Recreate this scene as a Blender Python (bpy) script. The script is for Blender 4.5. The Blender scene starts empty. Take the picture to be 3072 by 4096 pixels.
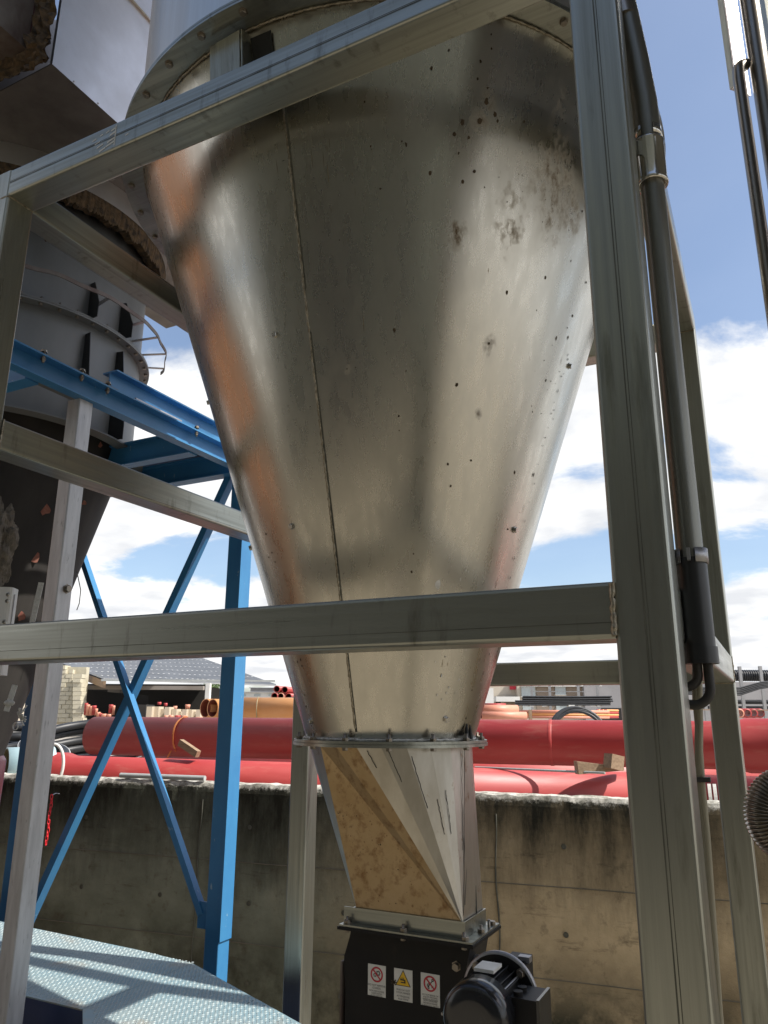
import bpy, bmesh, math, random
from mathutils import Vector as V, Matrix, noise
random.seed(7)
R = math.radians
sc = bpy.context.scene
COL = sc.collection

# ------------------------------------------------------------------ camera, sky, sun, exposure
CAM = V((0.1328, -1.3488, 2.3))
PITCH, ROLL, YAW, FPX = 0.26274, 0.00545, -0.46720, 3017.1
Fw = V((math.sin(YAW)*math.cos(PITCH), math.cos(YAW)*math.cos(PITCH), math.sin(PITCH)))
R0 = V((math.cos(YAW), -math.sin(YAW), 0)); U0 = R0.cross(Fw)
Rt = R0*math.cos(ROLL) + U0*math.sin(ROLL)
Up = -R0*math.sin(ROLL) + U0*math.cos(ROLL)
cam = bpy.data.cameras.new('camera'); co = bpy.data.objects.new('camera', cam); COL.objects.link(co)
co.matrix_world = Matrix(((Rt.x, Up.x, -Fw.x, CAM.x), (Rt.y, Up.y, -Fw.y, CAM.y), (Rt.z, Up.z, -Fw.z, CAM.z), (0, 0, 0, 1)))
cam.sensor_fit = 'VERTICAL'; cam.sensor_height = 24; cam.lens = FPX/4096*24
cam.clip_start = 0.05; cam.clip_end = 2000
sc.camera = co

SUN_AZ, SUN_EL = 8.5, 49.0          # azimuth measured from +X towards +Y
world = bpy.data.worlds.new("World"); sc.world = world; world.use_nodes = True
wt = world.node_tree; wt.nodes.clear()
def wn(t, **k):
    n = wt.nodes.new(t)
    for a, b in k.items(): setattr(n, a, b)
    return n
out = wn('ShaderNodeOutputWorld'); bg = wn('ShaderNodeBackground'); bg.inputs[1].default_value = 0.15
sky = wn('ShaderNodeTexSky'); sky.sky_type = 'NISHITA'; sky.sun_disc = False
sky.sun_elevation = R(SUN_EL); sky.sun_rotation = R(90-SUN_AZ); sky.altitude = 100; sky.dust_density = 1.6; sky.air_density = 1.0; sky.ozone_density = 1.5
tc = wn('ShaderNodeTexCoord'); sep = wn('ShaderNodeSeparateXYZ')
wt.links.new(tc.outputs['Generated'], sep.inputs[0])
def wm(op, a, b=None, clamp=False):
    n = wn('ShaderNodeMath', operation=op); n.use_clamp = clamp
    for i, v in enumerate((a, b)):
        if v is None: continue
        if isinstance(v, (int, float)): n.inputs[i].default_value = v
        else: wt.links.new(v, n.inputs[i])
    return n.outputs[0]
zc = wm('ADD', wm('MAXIMUM', sep.outputs[2], 0.0), 0.16)
cx = wm('DIVIDE', sep.outputs[0], zc); cy = wm('DIVIDE', sep.outputs[1], zc)
comb = wn('ShaderNodeCombineXYZ'); wt.links.new(cx, comb.inputs[0]); wt.links.new(cy, comb.inputs[1]); comb.inputs[2].default_value = 3.7
n1 = wn('ShaderNodeTexNoise'); n1.inputs['Scale'].default_value = 1.05; n1.inputs['Detail'].default_value = 9; n1.inputs['Roughness'].default_value = .6
n1.inputs['Distortion'].default_value = .35
wt.links.new(comb.outputs[0], n1.inputs['Vector'])
# layered cumulus: more cover towards the horizon, with a clear lane between two decks
ramp = wn('ShaderNodeValToRGB'); wt.links.new(sep.outputs[2], ramp.inputs[0])
el = ramp.color_ramp.elements
el[0].position = 0.0; el[0].color = (.66,)*3+(1,)
el[1].position = 1.0; el[1].color = (.22,)*3+(1,)
for p, c in ((.10, .66), (.145, .60), (.17, .49), (.20, .49), (.235, .68), (.36, .71), (.42, .58), (.48, .38), (.62, .27)):
    e = el.new(p); e.color = (c, c, c, 1)
dens = wm('ADD', n1.outputs[0], wm('SUBTRACT', ramp.outputs[0], 0.5))
dens = wm('ADD', dens, wm('MULTIPLY', wm('MAXIMUM', wm('SUBTRACT', wm('MULTIPLY', sep.outputs[0], -1.0), .66), 0.0), 2.2))   # extra cloud added out of view towards -X to whiten the cylinder's reflection
cl = wn('ShaderNodeMapRange'); cl.interpolation_type = 'SMOOTHSTEP'
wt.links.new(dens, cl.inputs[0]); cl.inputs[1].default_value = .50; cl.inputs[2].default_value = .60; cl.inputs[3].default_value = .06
n2 = wn('ShaderNodeTexNoise'); n2.inputs['Scale'].default_value = 3.5; n2.inputs['Detail'].default_value = 7
wt.links.new(comb.outputs[0], n2.inputs['Vector'])
cr = wn('ShaderNodeValToRGB'); wt.links.new(n2.outputs[0], cr.inputs[0])
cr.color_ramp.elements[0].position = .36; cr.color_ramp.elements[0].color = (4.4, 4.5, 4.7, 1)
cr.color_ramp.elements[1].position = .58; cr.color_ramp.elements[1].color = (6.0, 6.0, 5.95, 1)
mx = wn('ShaderNodeMix', data_type='RGBA'); mx.inputs[0].default_value = 0
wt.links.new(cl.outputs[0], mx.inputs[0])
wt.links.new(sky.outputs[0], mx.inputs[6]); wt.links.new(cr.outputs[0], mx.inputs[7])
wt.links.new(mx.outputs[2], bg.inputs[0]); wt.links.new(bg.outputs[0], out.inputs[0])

sl = bpy.data.lights.new('sun', 'SUN'); sl.energy = 5.0; sl.angle = R(.53); sl.color = (1, .95, .87)
so = bpy.data.objects.new('sun', sl); COL.objects.link(so)
SD = V((math.cos(R(SUN_EL))*math.cos(R(SUN_AZ)), math.cos(R(SUN_EL))*math.sin(R(SUN_AZ)), math.sin(R(SUN_EL))))
so.rotation_mode = 'QUATERNION'; so.rotation_quaternion = SD.to_track_quat('Z', 'Y'); so.location = (0, 0, 12)
vs = sc.view_settings; vs.view_transform = 'Standard'; vs.look = 'None'; vs.gamma = 1; vs.use_curve_mapping = False; vs.exposure = 0.36
sc.cycles.max_bounces = 8; sc.cycles.diffuse_bounces = 4; sc.cycles.glossy_bounces = 4; sc.cycles.sample_clamp_indirect = 6

# surveying helper: the point at horizontal distance d in front of the camera station along a sight line
Fh = V((Fw.x, Fw.y, 0)).normalized(); Rh = V((Fh.y, -Fh.x, 0))
def at(px, py, d):
    r = Fw*FPX + Rt*(px-1536) - Up*(py-2048)
    return CAM + r*(d/r.dot(Fh))
YROT = math.atan2(Rh.y, Rh.x)
def py_(px, py, y):
    r = Fw*FPX + Rt*(px-1536) - Up*(py-2048); return CAM + r*((y-CAM.y)/r.y)

# ------------------------------------------------------------------ materials
def mat(name, c1, c2=None, rough=.5, rough2=None, metal=0., scale=(4, 4, 4), detail=6, spread=(.35, .65), bump=0., bscale=None,
        third=None, aniso=0., spec=None, coat=0., rot=None):
    m = bpy.data.materials.new(name); m.use_nodes = True; t = m.node_tree; N = t.nodes; L = t.links
    b = N['Principled BSDF']; b.inputs['Metallic'].default_value = metal; b.inputs['Roughness'].default_value = rough
    if spec is not None: b.inputs['Specular IOR Level'].default_value = spec
    if coat: b.inputs['Coat Weight'].default_value = coat; b.inputs['Coat Roughness'].default_value = .15
    if aniso: b.inputs['Anisotropic'].default_value = aniso
    c1 = tuple(c1)+(1,); b.inputs['Base Color'].default_value = c1
    if c2 is None and not bump and rough2 is None: return m
    tcn = N.new('ShaderNodeTexCoord'); mp = N.new('ShaderNodeMapping'); mp.inputs['Scale'].default_value = scale
    if rot: mp.inputs['Rotation'].default_value = rot
    L.new(tcn.outputs['Object'], mp.inputs[0])
    nz = N.new('ShaderNodeTexNoise'); nz.inputs['Scale'].default_value = 1; nz.inputs['Detail'].default_value = detail; nz.inputs['Roughness'].default_value = .62
    L.new(mp.outputs[0], nz.inputs['Vector'])
    rp = N.new('ShaderNodeValToRGB'); L.new(nz.outputs[0], rp.inputs[0])
    rp.color_ramp.elements[0].position = spread[0]; rp.color_ramp.elements[1].position = spread[1]
    rp.color_ramp.elements[0].color = c1; rp.color_ramp.elements[1].color = (tuple(c2)+(1,)) if c2 else c1
    col = rp.outputs[0]
    if third:                      # (colour, scale, lo, hi): a second, independent layer of wear
        mp2 = N.new('ShaderNodeMapping'); mp2.inputs['Scale'].default_value = third[1]; mp2.inputs['Location'].default_value = (5.3, 1.7, 9.1)
        L.new(tcn.outputs['Object'], mp2.inputs[0])
        nb = N.new('ShaderNodeTexNoise'); nb.inputs['Scale'].default_value = 1; nb.inputs['Detail'].default_value = 8; nb.inputs['Roughness'].default_value = .65
        L.new(mp2.outputs[0], nb.inputs['Vector'])
        mr = N.new('ShaderNodeMapRange'); L.new(nb.outputs[0], mr.inputs[0]); mr.inputs[1].default_value = third[2]; mr.inputs[2].default_value = third[3]
        mm = N.new('ShaderNodeMix'); mm.data_type = 'RGBA'; L.new(mr.outputs[0], mm.inputs[0]); L.new(col, mm.inputs[6]); mm.inputs[7].default_value = tuple(third[0])+(1,)
        col = mm.outputs[2]
    L.new(col, b.inputs['Base Color'])
    if rough2 is not None:
        mr = N.new('ShaderNodeMapRange'); L.new(nz.outputs[0], mr.inputs[0]); mr.inputs[1].default_value = .3; mr.inputs[2].default_value = .7
        mr.inputs[3].default_value = rough; mr.inputs[4].default_value = rough2; L.new(mr.outputs[0], b.inputs['Roughness'])
    if bump:
        bp = N.new('ShaderNodeBump'); bp.inputs['Strength'].default_value = bump; bp.inputs['Distance'].default_value = .01
        if bscale:
            mp3 = N.new('ShaderNodeMapping'); mp3.inputs['Scale'].default_value = bscale; L.new(tcn.outputs['Object'], mp3.inputs[0])
            n3 = N.new('ShaderNodeTexNoise'); n3.inputs['Scale'].default_value = 1; n3.inputs['Detail'].default_value = 6; L.new(mp3.outputs[0], n3.inputs['Vector'])
            L.new(n3.outputs[0], bp.inputs['Height'])
        else: L.new(nz.outputs[0], bp.inputs['Height'])
        L.new(bp.outputs[0], b.inputs['Normal'])
    return m

def steel(name, axis, dark=1.):
    s = {'x': (1.2, 60, 60), 'y': (60, 1.2, 60), 'z': (60, 60, 1.2)}[axis]
    g = {'x': (26, 14, 5), 'y': (14, 26, 5), 'z': (20, 20, 2.2)}[axis]
    return mat(name, (.42*dark, .43*dark, .385*dark), (.29*dark, .30*dark, .265*dark), rough=.27, rough2=.42, metal=.93, scale=s, spread=(.3, .72), detail=5,
               bump=.02, third=((.17*dark, .17*dark, .14*dark), g, .57, .78))
M = {}
M['steel_x'] = steel('brushed_steel_x', 'x'); M['steel_y'] = steel('brushed_steel_y', 'y'); M['steel_z'] = steel('brushed_steel_z', 'z')
M['cone'] = mat('mill_finish_stainless', (.62, .595, .53), (.54, .52, .46), rough=.24, rough2=.33, metal=1, scale=(30, 30, .35), detail=4, spread=(.2, .8),
                bump=.035, bscale=(2.6, 2.6, .8), third=((.50, .475, .42), (3, 3, .6), .50, .95), aniso=.3)
def soft_patches(m, pts, col):
    # rusty mud films with ragged soft edges where the splashes dried on the sheet (object space: origin on the hopper axis at floor level)
    t = m.node_tree; N = t.nodes; L = t.links; b = N['Principled BSDF']; tcn = N.new('ShaderNodeTexCoord')
    mp = N.new('ShaderNodeMapping'); mp.inputs['Scale'].default_value = (34, 34, 22); L.new(tcn.outputs['Object'], mp.inputs[0])
    nz = N.new('ShaderNodeTexNoise'); nz.inputs['Scale'].default_value = 1; nz.inputs['Detail'].default_value = 9; nz.inputs['Roughness'].default_value = .7; L.new(mp.outputs[0], nz.inputs['Vector'])
    acc = None
    for p, r_, st in pts:
        d = N.new('ShaderNodeVectorMath'); d.operation = 'DISTANCE'; sc_ = N.new('ShaderNodeVectorMath'); sc_.operation = 'MULTIPLY'; L.new(tcn.outputs['Object'], sc_.inputs[0]); sc_.inputs[1].default_value = (1, 1, .6)
        L.new(sc_.outputs[0], d.inputs[0]); d.inputs[1].default_value = (p[0], p[1], p[2]*.6)
        mr = N.new('ShaderNodeMapRange'); L.new(d.outputs['Value'], mr.inputs[0]); mr.inputs[1].default_value = 0; mr.inputs[2].default_value = r_; mr.inputs[3].default_value = st; mr.inputs[4].default_value = 0
        if acc is None: acc = mr.outputs[0]
        else:
            mx_ = N.new('ShaderNodeMath'); mx_.operation = 'MAXIMUM'; L.new(acc, mx_.inputs[0]); L.new(mr.outputs[0], mx_.inputs[1]); acc = mx_.outputs[0]
    ad = N.new('ShaderNodeMath'); ad.operation = 'MULTIPLY'; L.new(acc, ad.inputs[0])
    nr = N.new('ShaderNodeMapRange'); L.new(nz.outputs[0], nr.inputs[0]); nr.inputs[1].default_value = .38; nr.inputs[2].default_value = .66; L.new(nr.outputs[0], ad.inputs[1])
    mask = N.new('ShaderNodeMapRange'); L.new(ad.outputs[0], mask.inputs[0]); mask.inputs[1].default_value = .08; mask.inputs[2].default_value = .55
    def over(sock, val, rgba=False):
        lk = b.inputs[sock].links; mm = N.new('ShaderNodeMix'); mm.data_type = 'RGBA' if rgba else 'FLOAT'; L.new(mask.outputs[0], mm.inputs[0])
        ia, ib, io = (6, 7, 2) if rgba else (2, 3, 0)
        if lk: L.new(lk[0].from_socket, mm.inputs[ia])
        else: mm.inputs[ia].default_value = b.inputs[sock].default_value
        mm.inputs[ib].default_value = val; L.new(mm.outputs[io], b.inputs[sock])
    over('Base Color', tuple(col)+(1,), True); over('Roughness', .8); over('Metallic', .15)
def cone_xyz(az, z): rr = .277+.3345*(z-2.217); return (rr*math.cos(R(az)), rr*math.sin(R(az)), z)
soft_patches(M['cone'], [(cone_xyz(a, z), r_, st) for a, z, r_, st in ((-27.5, 3.90, .14, .62), (-25.5, 3.80, .10, .55), (-37, 3.78, .12, .3), (-37, 3.70, .08, .5), (-49.4, 3.655, .045, .8), (-51.5, 3.52, .03, .45), (-37.7, 3.37, .035, .45), (-37.7, 3.17, .022, .45), (-45.5, 4.02, .04, .7),
    (-46.6, 3.97, .045, .6), (-20, 3.83, .09, .6), (-30, 4.08, .10, .3), (-75.6, 3.28, .02, .5))], (.13, .085, .045))
M['cylinder'] = mat('rolled_stainless', (.66, .64, .59), (.55, .53, .49), rough=.3, rough2=.42, metal=1, scale=(14, 14, .8), bump=.03, bscale=(3, 3, 1))
M['chute'] = mat('folded_stainless', (.58, .56, .51), (.44, .41, .35), rough=.33, rough2=.46, metal=1, scale=(9, 9, 3), third=((.24, .13, .05), (14, 14, 12), .60, .72), bump=.03)
M['chute_ochre'] = mat('ochre_steel', (.60, .44, .25), (.52, .36, .18), rough=.42, rough2=.6, metal=.6, scale=(7, 7, 5), third=((.28, .15, .06), (30, 30, 26), .50, .72), bump=.05)  # front face steel in mottled ochre
M['weld'] = mat('weld_bead', (.42, .38, .30), (.2, .17, .12), rough=.42, metal=.9, scale=(60, 60, 60), bump=.3)
M['chalk'] = mat('chalk_marks', (.62, .62, .58), rough=.8)
M['seam'] = mat('rolled_seam_dark', (.09, .09, .075), (.16, .16, .13), rough=.55, metal=.6, scale=(8, 8, 8))
M['formline'] = mat('formwork_joint_line', (.13, .12, .09), (.19, .17, .13), rough=.9, scale=(3, 3, 3))  # thin joint lines left by the formwork
M['bolt'] = mat('zinc_bolt', (.34, .31, .27), (.2, .17, .13), rough=.4, metal=.9, scale=(40, 40, 40))
M['dirt'] = mat('dried_mud', (.045, .032, .018), (.10, .07, .04), rough=.9, scale=(60, 60, 60))
M['dirt_thin'] = mat('thin_mud_film', (.34, .28, .19), (.25, .2, .13), rough=.5, metal=.8, scale=(40, 40, 40))
M['fleck'] = mat('brown_fleck', (.34, .21, .10), (.40, .26, .13), rough=.6, metal=.5, scale=(60, 60, 60))
M['black_drip'] = mat('black_tar_and_slot_shade', (.012, .012, .011), rough=.5)
M['silicone'] = mat('pale_sealant', (.82, .81, .77), (.5, .49, .45), rough=.6, scale=(30, 30, 30))
M['galv'] = mat('galvanised_post', (.46, .47, .48), (.62, .63, .64), rough=.5, rough2=.62, metal=.55, scale=(30, 30, 4), third=((.24, .25, .26), (60, 60, 14), .6, .75), bump=.05)
M['blue'] = mat('blue_enamel', (.036, .175, .38), (.05, .22, .43), rough=.42, scale=(3, 3, 2), third=((.30, .40, .46), (26, 26, 12), .66, .70), bump=.02)
M['grey_paint'] = mat('grey_silo_sheet', (.17, .178, .178), (.13, .137, .137), rough=.5, metal=.1, scale=(3, 3, 1.2), third=((.18, .17, .15), (7, 7, 3), .62, .8))
M['dark_cone'] = mat('dark_silo_cone', (.022, .02, .019), (.04, .036, .032), rough=.8, scale=(4, 4, 1), third=((.20, .06, .04), (6, 6, 3), .70, .8), spec=.25)  # near-black cone with sparse red-brown patches
M['duct'] = mat('duct_sheet', (.60, .60, .60), (.52, .51, .50), rough=.33, rough2=.42, metal=.95, scale=(3, 3, 3), bump=.03)
M['duct_shade'] = mat('duct_underside_shade', (.20, .185, .17), (.13, .12, .11), rough=.5, metal=.7, scale=(4, 4, 4))  # darker copy of the duct sheet, underside shade put into its colour
M['wool'] = mat('rock_wool', (.13, .085, .045), (.03, .024, .018), rough=1, scale=(26, 26, 26), bump=1.)
M['lagging'] = mat('grey_insulation_lump', (.20, .175, .14), (.08, .07, .055), rough=1, scale=(22, 22, 22), bump=1.)
M['rusty'] = mat('weathered_plate', (.20, .18, .16), (.10, .07, .06), rough=.6, metal=.4, scale=(6, 6, 3))
M['pvc'] = mat('white_enclosure', (.55, .55, .53), rough=.4)
M['blackpl'] = mat('black_plastic', (.018, .019, .02), rough=.35, spec=.5)
M['rubber'] = mat('black_rubber', (.022, .021, .02), (.035, .033, .03), rough=.6, scale=(20, 20, 20))
M['conduit'] = mat('dark_conduit', (.17, .17, .155), (.25, .25, .22), rough=.3, rough2=.45, metal=.85, scale=(30, 30, 2.5), spread=(.35, .7))
M['chrome'] = mat('polished_sleeve', (.62, .60, .56), rough=.14, metal=1, c2=(.56, .54, .5), scale=(6, 6, 2))
M['pipe_ss'] = mat('stainless_tube', (.36, .33, .29), (.29, .265, .23), rough=.25, rough2=.36, metal=1, scale=(30, 30, 2))
M['black'] = mat('black_machine_paint', (.010, .010, .011), (.016, .015, .014), rough=.5, scale=(9, 9, 9), third=((.03, .024, .018), (16, 16, 10), .68, .85), spec=.25)
M['gloss_black'] = mat('gloss_black_cowl', (.012, .013, .016), rough=.17, c2=(.018, .019, .022), scale=(12, 12, 12), spec=.6)
M['alu'] = mat('cast_aluminium', (.42, .42, .43), (.3, .3, .31), rough=.42, metal=.8, scale=(20, 20, 20))
M['sticker'] = mat('sticker_white', (.74, .74, .70), (.66, .66, .62), rough=.45, scale=(20, 20, 20))
M['s_red'] = mat('sticker_red', (.50, .02, .04), rough=.45); M['s_yel'] = mat('sticker_yellow', (.78, .48, .02), rough=.45)
M['s_blk'] = mat('sticker_ink', (.03, .03, .03), rough=.5)
M['tread'] = mat('tread_plate_steel', (.27, .34, .35), (.20, .32, .37), rough=.5, rough2=.65, metal=.2, scale=(2.2, 2.2, 2.2), third=((.36, .27, .17), (2.6, 2.6, 2.6), .58, .74))
M['tread_top'] = mat('tread_lozenge', (.40, .45, .45), (.33, .40, .41), rough=.5, metal=.15, scale=(6, 6, 6))
M['navy'] = mat('navy_skirt', (.015, .03, .09), (.03, .05, .12), rough=.5, scale=(4, 4, 4))
M['pvc_red'] = mat('brick_red_pvc', (.36, .036, .034), (.42, .055, .05), rough=.42, rough2=.55, scale=(1.2, 6, 6), third=((.44, .13, .10), (2.2, 9, 9), .54, .78), bump=.015)
M['pvc_red_in'] = mat('red_pipe_bore', (.10, .018, .018), rough=.6)
M['pvc_or'] = mat('orange_pvc', (.78, .34, .11), (.84, .42, .17), rough=.45, scale=(2, 4, 4)); M['pvc_or_in'] = mat('orange_bore', (.26, .07, .04), rough=.6)
M['pvc_sal'] = mat('salmon_pvc', (.62, .25, .16), (.68, .32, .22), rough=.5, scale=(2, 4, 4))
M['pvc_ltb'] = mat('pale_blue_pvc', (.38, .56, .62), (.46, .62, .66), rough=.45, scale=(3, 3, 3)); M['tan'] = mat('tan_bore', (.30, .25, .13), (.38, .33, .2), rough=.7, scale=(3, 3, 3))
M['grey_pvc'] = mat('grey_conduit_pvc', (.36, .38, .37), rough=.45, c2=(.42, .44, .43), scale=(5, 5, 5))
M['timber'] = mat('weathered_timber', (.36, .25, .16), (.24, .16, .10), rough=.8, scale=(8, 60, 60), bump=.3)
M['strap'] = mat('orange_strap', (.55, .20, .06), rough=.6); M['chain'] = mat('red_plastic_chain', (.70, .02, .03), rough=.4)
M['white_strap'] = mat('frayed_white_webbing', (.62, .62, .58), (.45, .45, .42), rough=.8, scale=(90, 90, 90))
M['coil'] = mat('black_pe_pipe', (.022, .024, .027), (.035, .037, .04), rough=.45, scale=(6, 6, 6)); M['stripe'] = mat('white_stripe', (.55, .57, .58), rough=.5)
M['block'] = mat('tuff_block', (.56, .52, .40), (.44, .40, .30), rough=.9, scale=(2.5, 2.5, 2.5), third=((.22, .2, .16), (1.3, 1.3, 1.3), .6, .8), bump=.3)
M['roofsheet'] = mat('corrugated_roof', (.42, .43, .44), (.34, .35, .36), rough=.55, metal=.3, scale=(1, 1, 1))
M['dark_in'] = mat('shed_interior_shade', (.03, .027, .024), rough=.9); M['fascia'] = mat('shed_fascia', (.27, .24, .21), (.2, .17, .14), rough=.8, scale=(1, 1, 1))  # near-black puts the shed's inner shade into its walls and floor
M['whitewash'] = mat('white_render', (.70, .69, .66), (.6, .59, .55), rough=.8, scale=(1, 1, 1))
M['carton'] = mat('carton', (.55, .47, .36), (.48, .40, .29), rough=.85, scale=(1.5, 1.5, 1.5))
M['concrete_b'] = mat('grey_precast', (.34, .33, .33), (.26, .25, .25), rough=.85, scale=(.5, .5, .5), third=((.2, .19, .18), (1.5, 1.5, 3), .6, .8))
M['beige_b'] = mat('beige_render', (.52, .46, .37), (.45, .39, .31), rough=.85, scale=(.6, .6, .6)); M['brown_p'] = mat('brown_panel', (.22, .17, .13), (.27, .22, .17), rough=.8, scale=(.8, .8, .8))
M['glass'] = mat('grey_window', (.34, .38, .38), (.42, .46, .46), rough=.25, scale=(1, 1, 1)); M['galv_rack'] = mat('rack_post', (.36, .36, .36), rough=.5, metal=.4, c2=(.3, .3, .3))
M['leaf'] = mat('tree_leaves', (.055, .10, .025), (.10, .15, .04), rough=.7, scale=(3, 3, 3)); M['bark'] = mat('bark', (.09, .06, .04), rough=.9)
M['rust_or'] = mat('unseen_skip_orange', (.34, .145, .06), (.25, .10, .04), rough=.75, scale=(2, 2, 2))
M['hall'] = mat('unseen_hall_cladding', (.19, .2, .165), (.15, .16, .13), rough=.75, scale=(1, 1, .3)); M['hall_dark'] = mat('unseen_hall_doorway', (.11, .11, .10), rough=.9)
M['flex'] = mat('flexible_steel_hose', (.34, .31, .27), (.22, .2, .17), rough=.3, metal=1, scale=(30, 30, 30))
M['olive2'] = mat('pale_olive_cable', (.24, .22, .15), (.3, .27, .19), rough=.5, scale=(30, 30, 5))
M['yellow'] = mat('yellow_label', (.55, .45, .04), rough=.5)

def ground_mat(name, a, b, c, s):
    return mat(name, a, b, rough=.9, scale=(s, s, s), detail=10, spread=(.3, .7), third=(c, (s*2.3, s*2.3, s*2.3), .5, .7), bump=.4, bscale=(14, 14, 14))
M['ground'] = ground_mat('sandy_concrete_ground', (.27, .24, .18), (.205, .18, .135), (.14, .12, .09), .8)
M['yard'] = ground_mat('yard_gravel', (.42, .39, .34), (.34, .31, .27), (.25, .22, .19), .5)

def wall_material():
    m = bpy.data.materials.new('stained_concrete'); m.use_nodes = True; t = m.node_tree; N = t.nodes; L = t.links; b = N['Principled BSDF']
    b.inputs['Roughness'].default_value = .92; b.inputs['Specular IOR Level'].default_value = .15
    tcn = N.new('ShaderNodeTexCoord'); sp = N.new('ShaderNodeSeparateXYZ'); L.new(tcn.outputs['Object'], sp.inputs[0])
    def nz(scale, det=8, r=.65, loc=(0, 0, 0)):
        mp = N.new('ShaderNodeMapping'); mp.inputs['Scale'].default_value = scale; mp.inputs['Location'].default_value = loc
        L.new(tcn.outputs['Object'], mp.inputs[0]); n = N.new('ShaderNodeTexNoise'); n.inputs['Scale'].default_value = 1
        n.inputs['Detail'].default_value = det; n.inputs['Roughness'].default_value = r; L.new(mp.outputs[0], n.inputs['Vector']); return n.outputs[0]
    def mr(v, a, bb, c=0., d=1.):
        n = N.new('ShaderNodeMapRange'); L.new(v, n.inputs[0]); n.inputs[1].default_value = a; n.inputs[2].default_value = bb; n.inputs[3].default_value = c; n.inputs[4].default_value = d; return n.outputs[0]
    def ma(op, a, bb):
        n = N.new('ShaderNodeMath'); n.operation = op
        for i, v in enumerate((a, bb)):
            if isinstance(v, (int, float)): n.inputs[i].default_value = v
            else: L.new(v, n.inputs[i])
        return n.outputs[0]
    def mix(f, a, bb):
        n = N.new('ShaderNodeMix'); n.data_type = 'RGBA'; L.new(f, n.inputs[0])
        for i, v in ((6, a), (7, bb)):
            if isinstance(v, tuple): n.inputs[i].default_value = v+(1,)
            else: L.new(v, n.inputs[i])
        return n.outputs[2]
    z = sp.outputs[2]; x = sp.outputs[0]
    green = mix(mr(nz((1.4, 1.4, 2.2)), .35, .65), (.15, .16, .12), (.26, .275, .215))
    ochre = mix(mr(nz((2.2, 2.2, 2.6)), .35, .65), (.40, .31, .19), (.58, .46, .29))
    side = mr(ma('ADD', x, ma('MULTIPLY', nz((.8, .8, .8)), 1.6)), .3, 2.0)          # greener left; at right warm bounce light is put into the ochre
    base = mix(side, green, ochre)
    base = mix(mr(nz((9, 9, 9), 10, .7), .56, .80), base, (.12, .095, .065))
    base = mix(mr(nz((2.5, 2.5, 16), 10, .75, (3, 1, 7)), .58, .76), base, (.09, .065, .045))
    # dark algae running down from the coping, in streaks
    drip = ma('ADD', z, ma('MULTIPLY', ma('SUBTRACT', nz((7, 7, 1.6), 9, .75), .5), 1.1))
    drip = ma('ADD', drip, ma('MULTIPLY', ma('SUBTRACT', nz((.9, .9, .9), 4, .6, (9, 2, 4)), .5), .8))
    base = mix(mr(drip, .95, 1.75), base, (.028, .027, .02))
    base = mix(ma('MULTIPLY', mr(z, .85, .35), mr(nz((2, 2, 2)), .35, .6)), base, (.05, .05, .035))  # shade at the wall's foot put into the colour
    # pale, rough weathered coping edge
    edge = ma('ADD', z, ma('MULTIPLY', ma('SUBTRACT', nz((26, 26, 26), 8, .8), .5), .16))
    base = mix(mr(edge, 1.705, 1.735), base, mix(mr(nz((14, 14, 14)), .4, .6), (.26, .25, .21), (.62, .60, .54)))
    L.new(base, b.inputs['Base Color'])
    bp = N.new('ShaderNodeBump'); bp.inputs['Strength'].default_value = .55; bp.inputs['Distance'].default_value = .012; L.new(nz((24, 24, 24), 10, .7), bp.inputs['Height']); L.new(bp.outputs[0], b.inputs['Normal'])
    return m
M['wall'] = wall_material()

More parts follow.
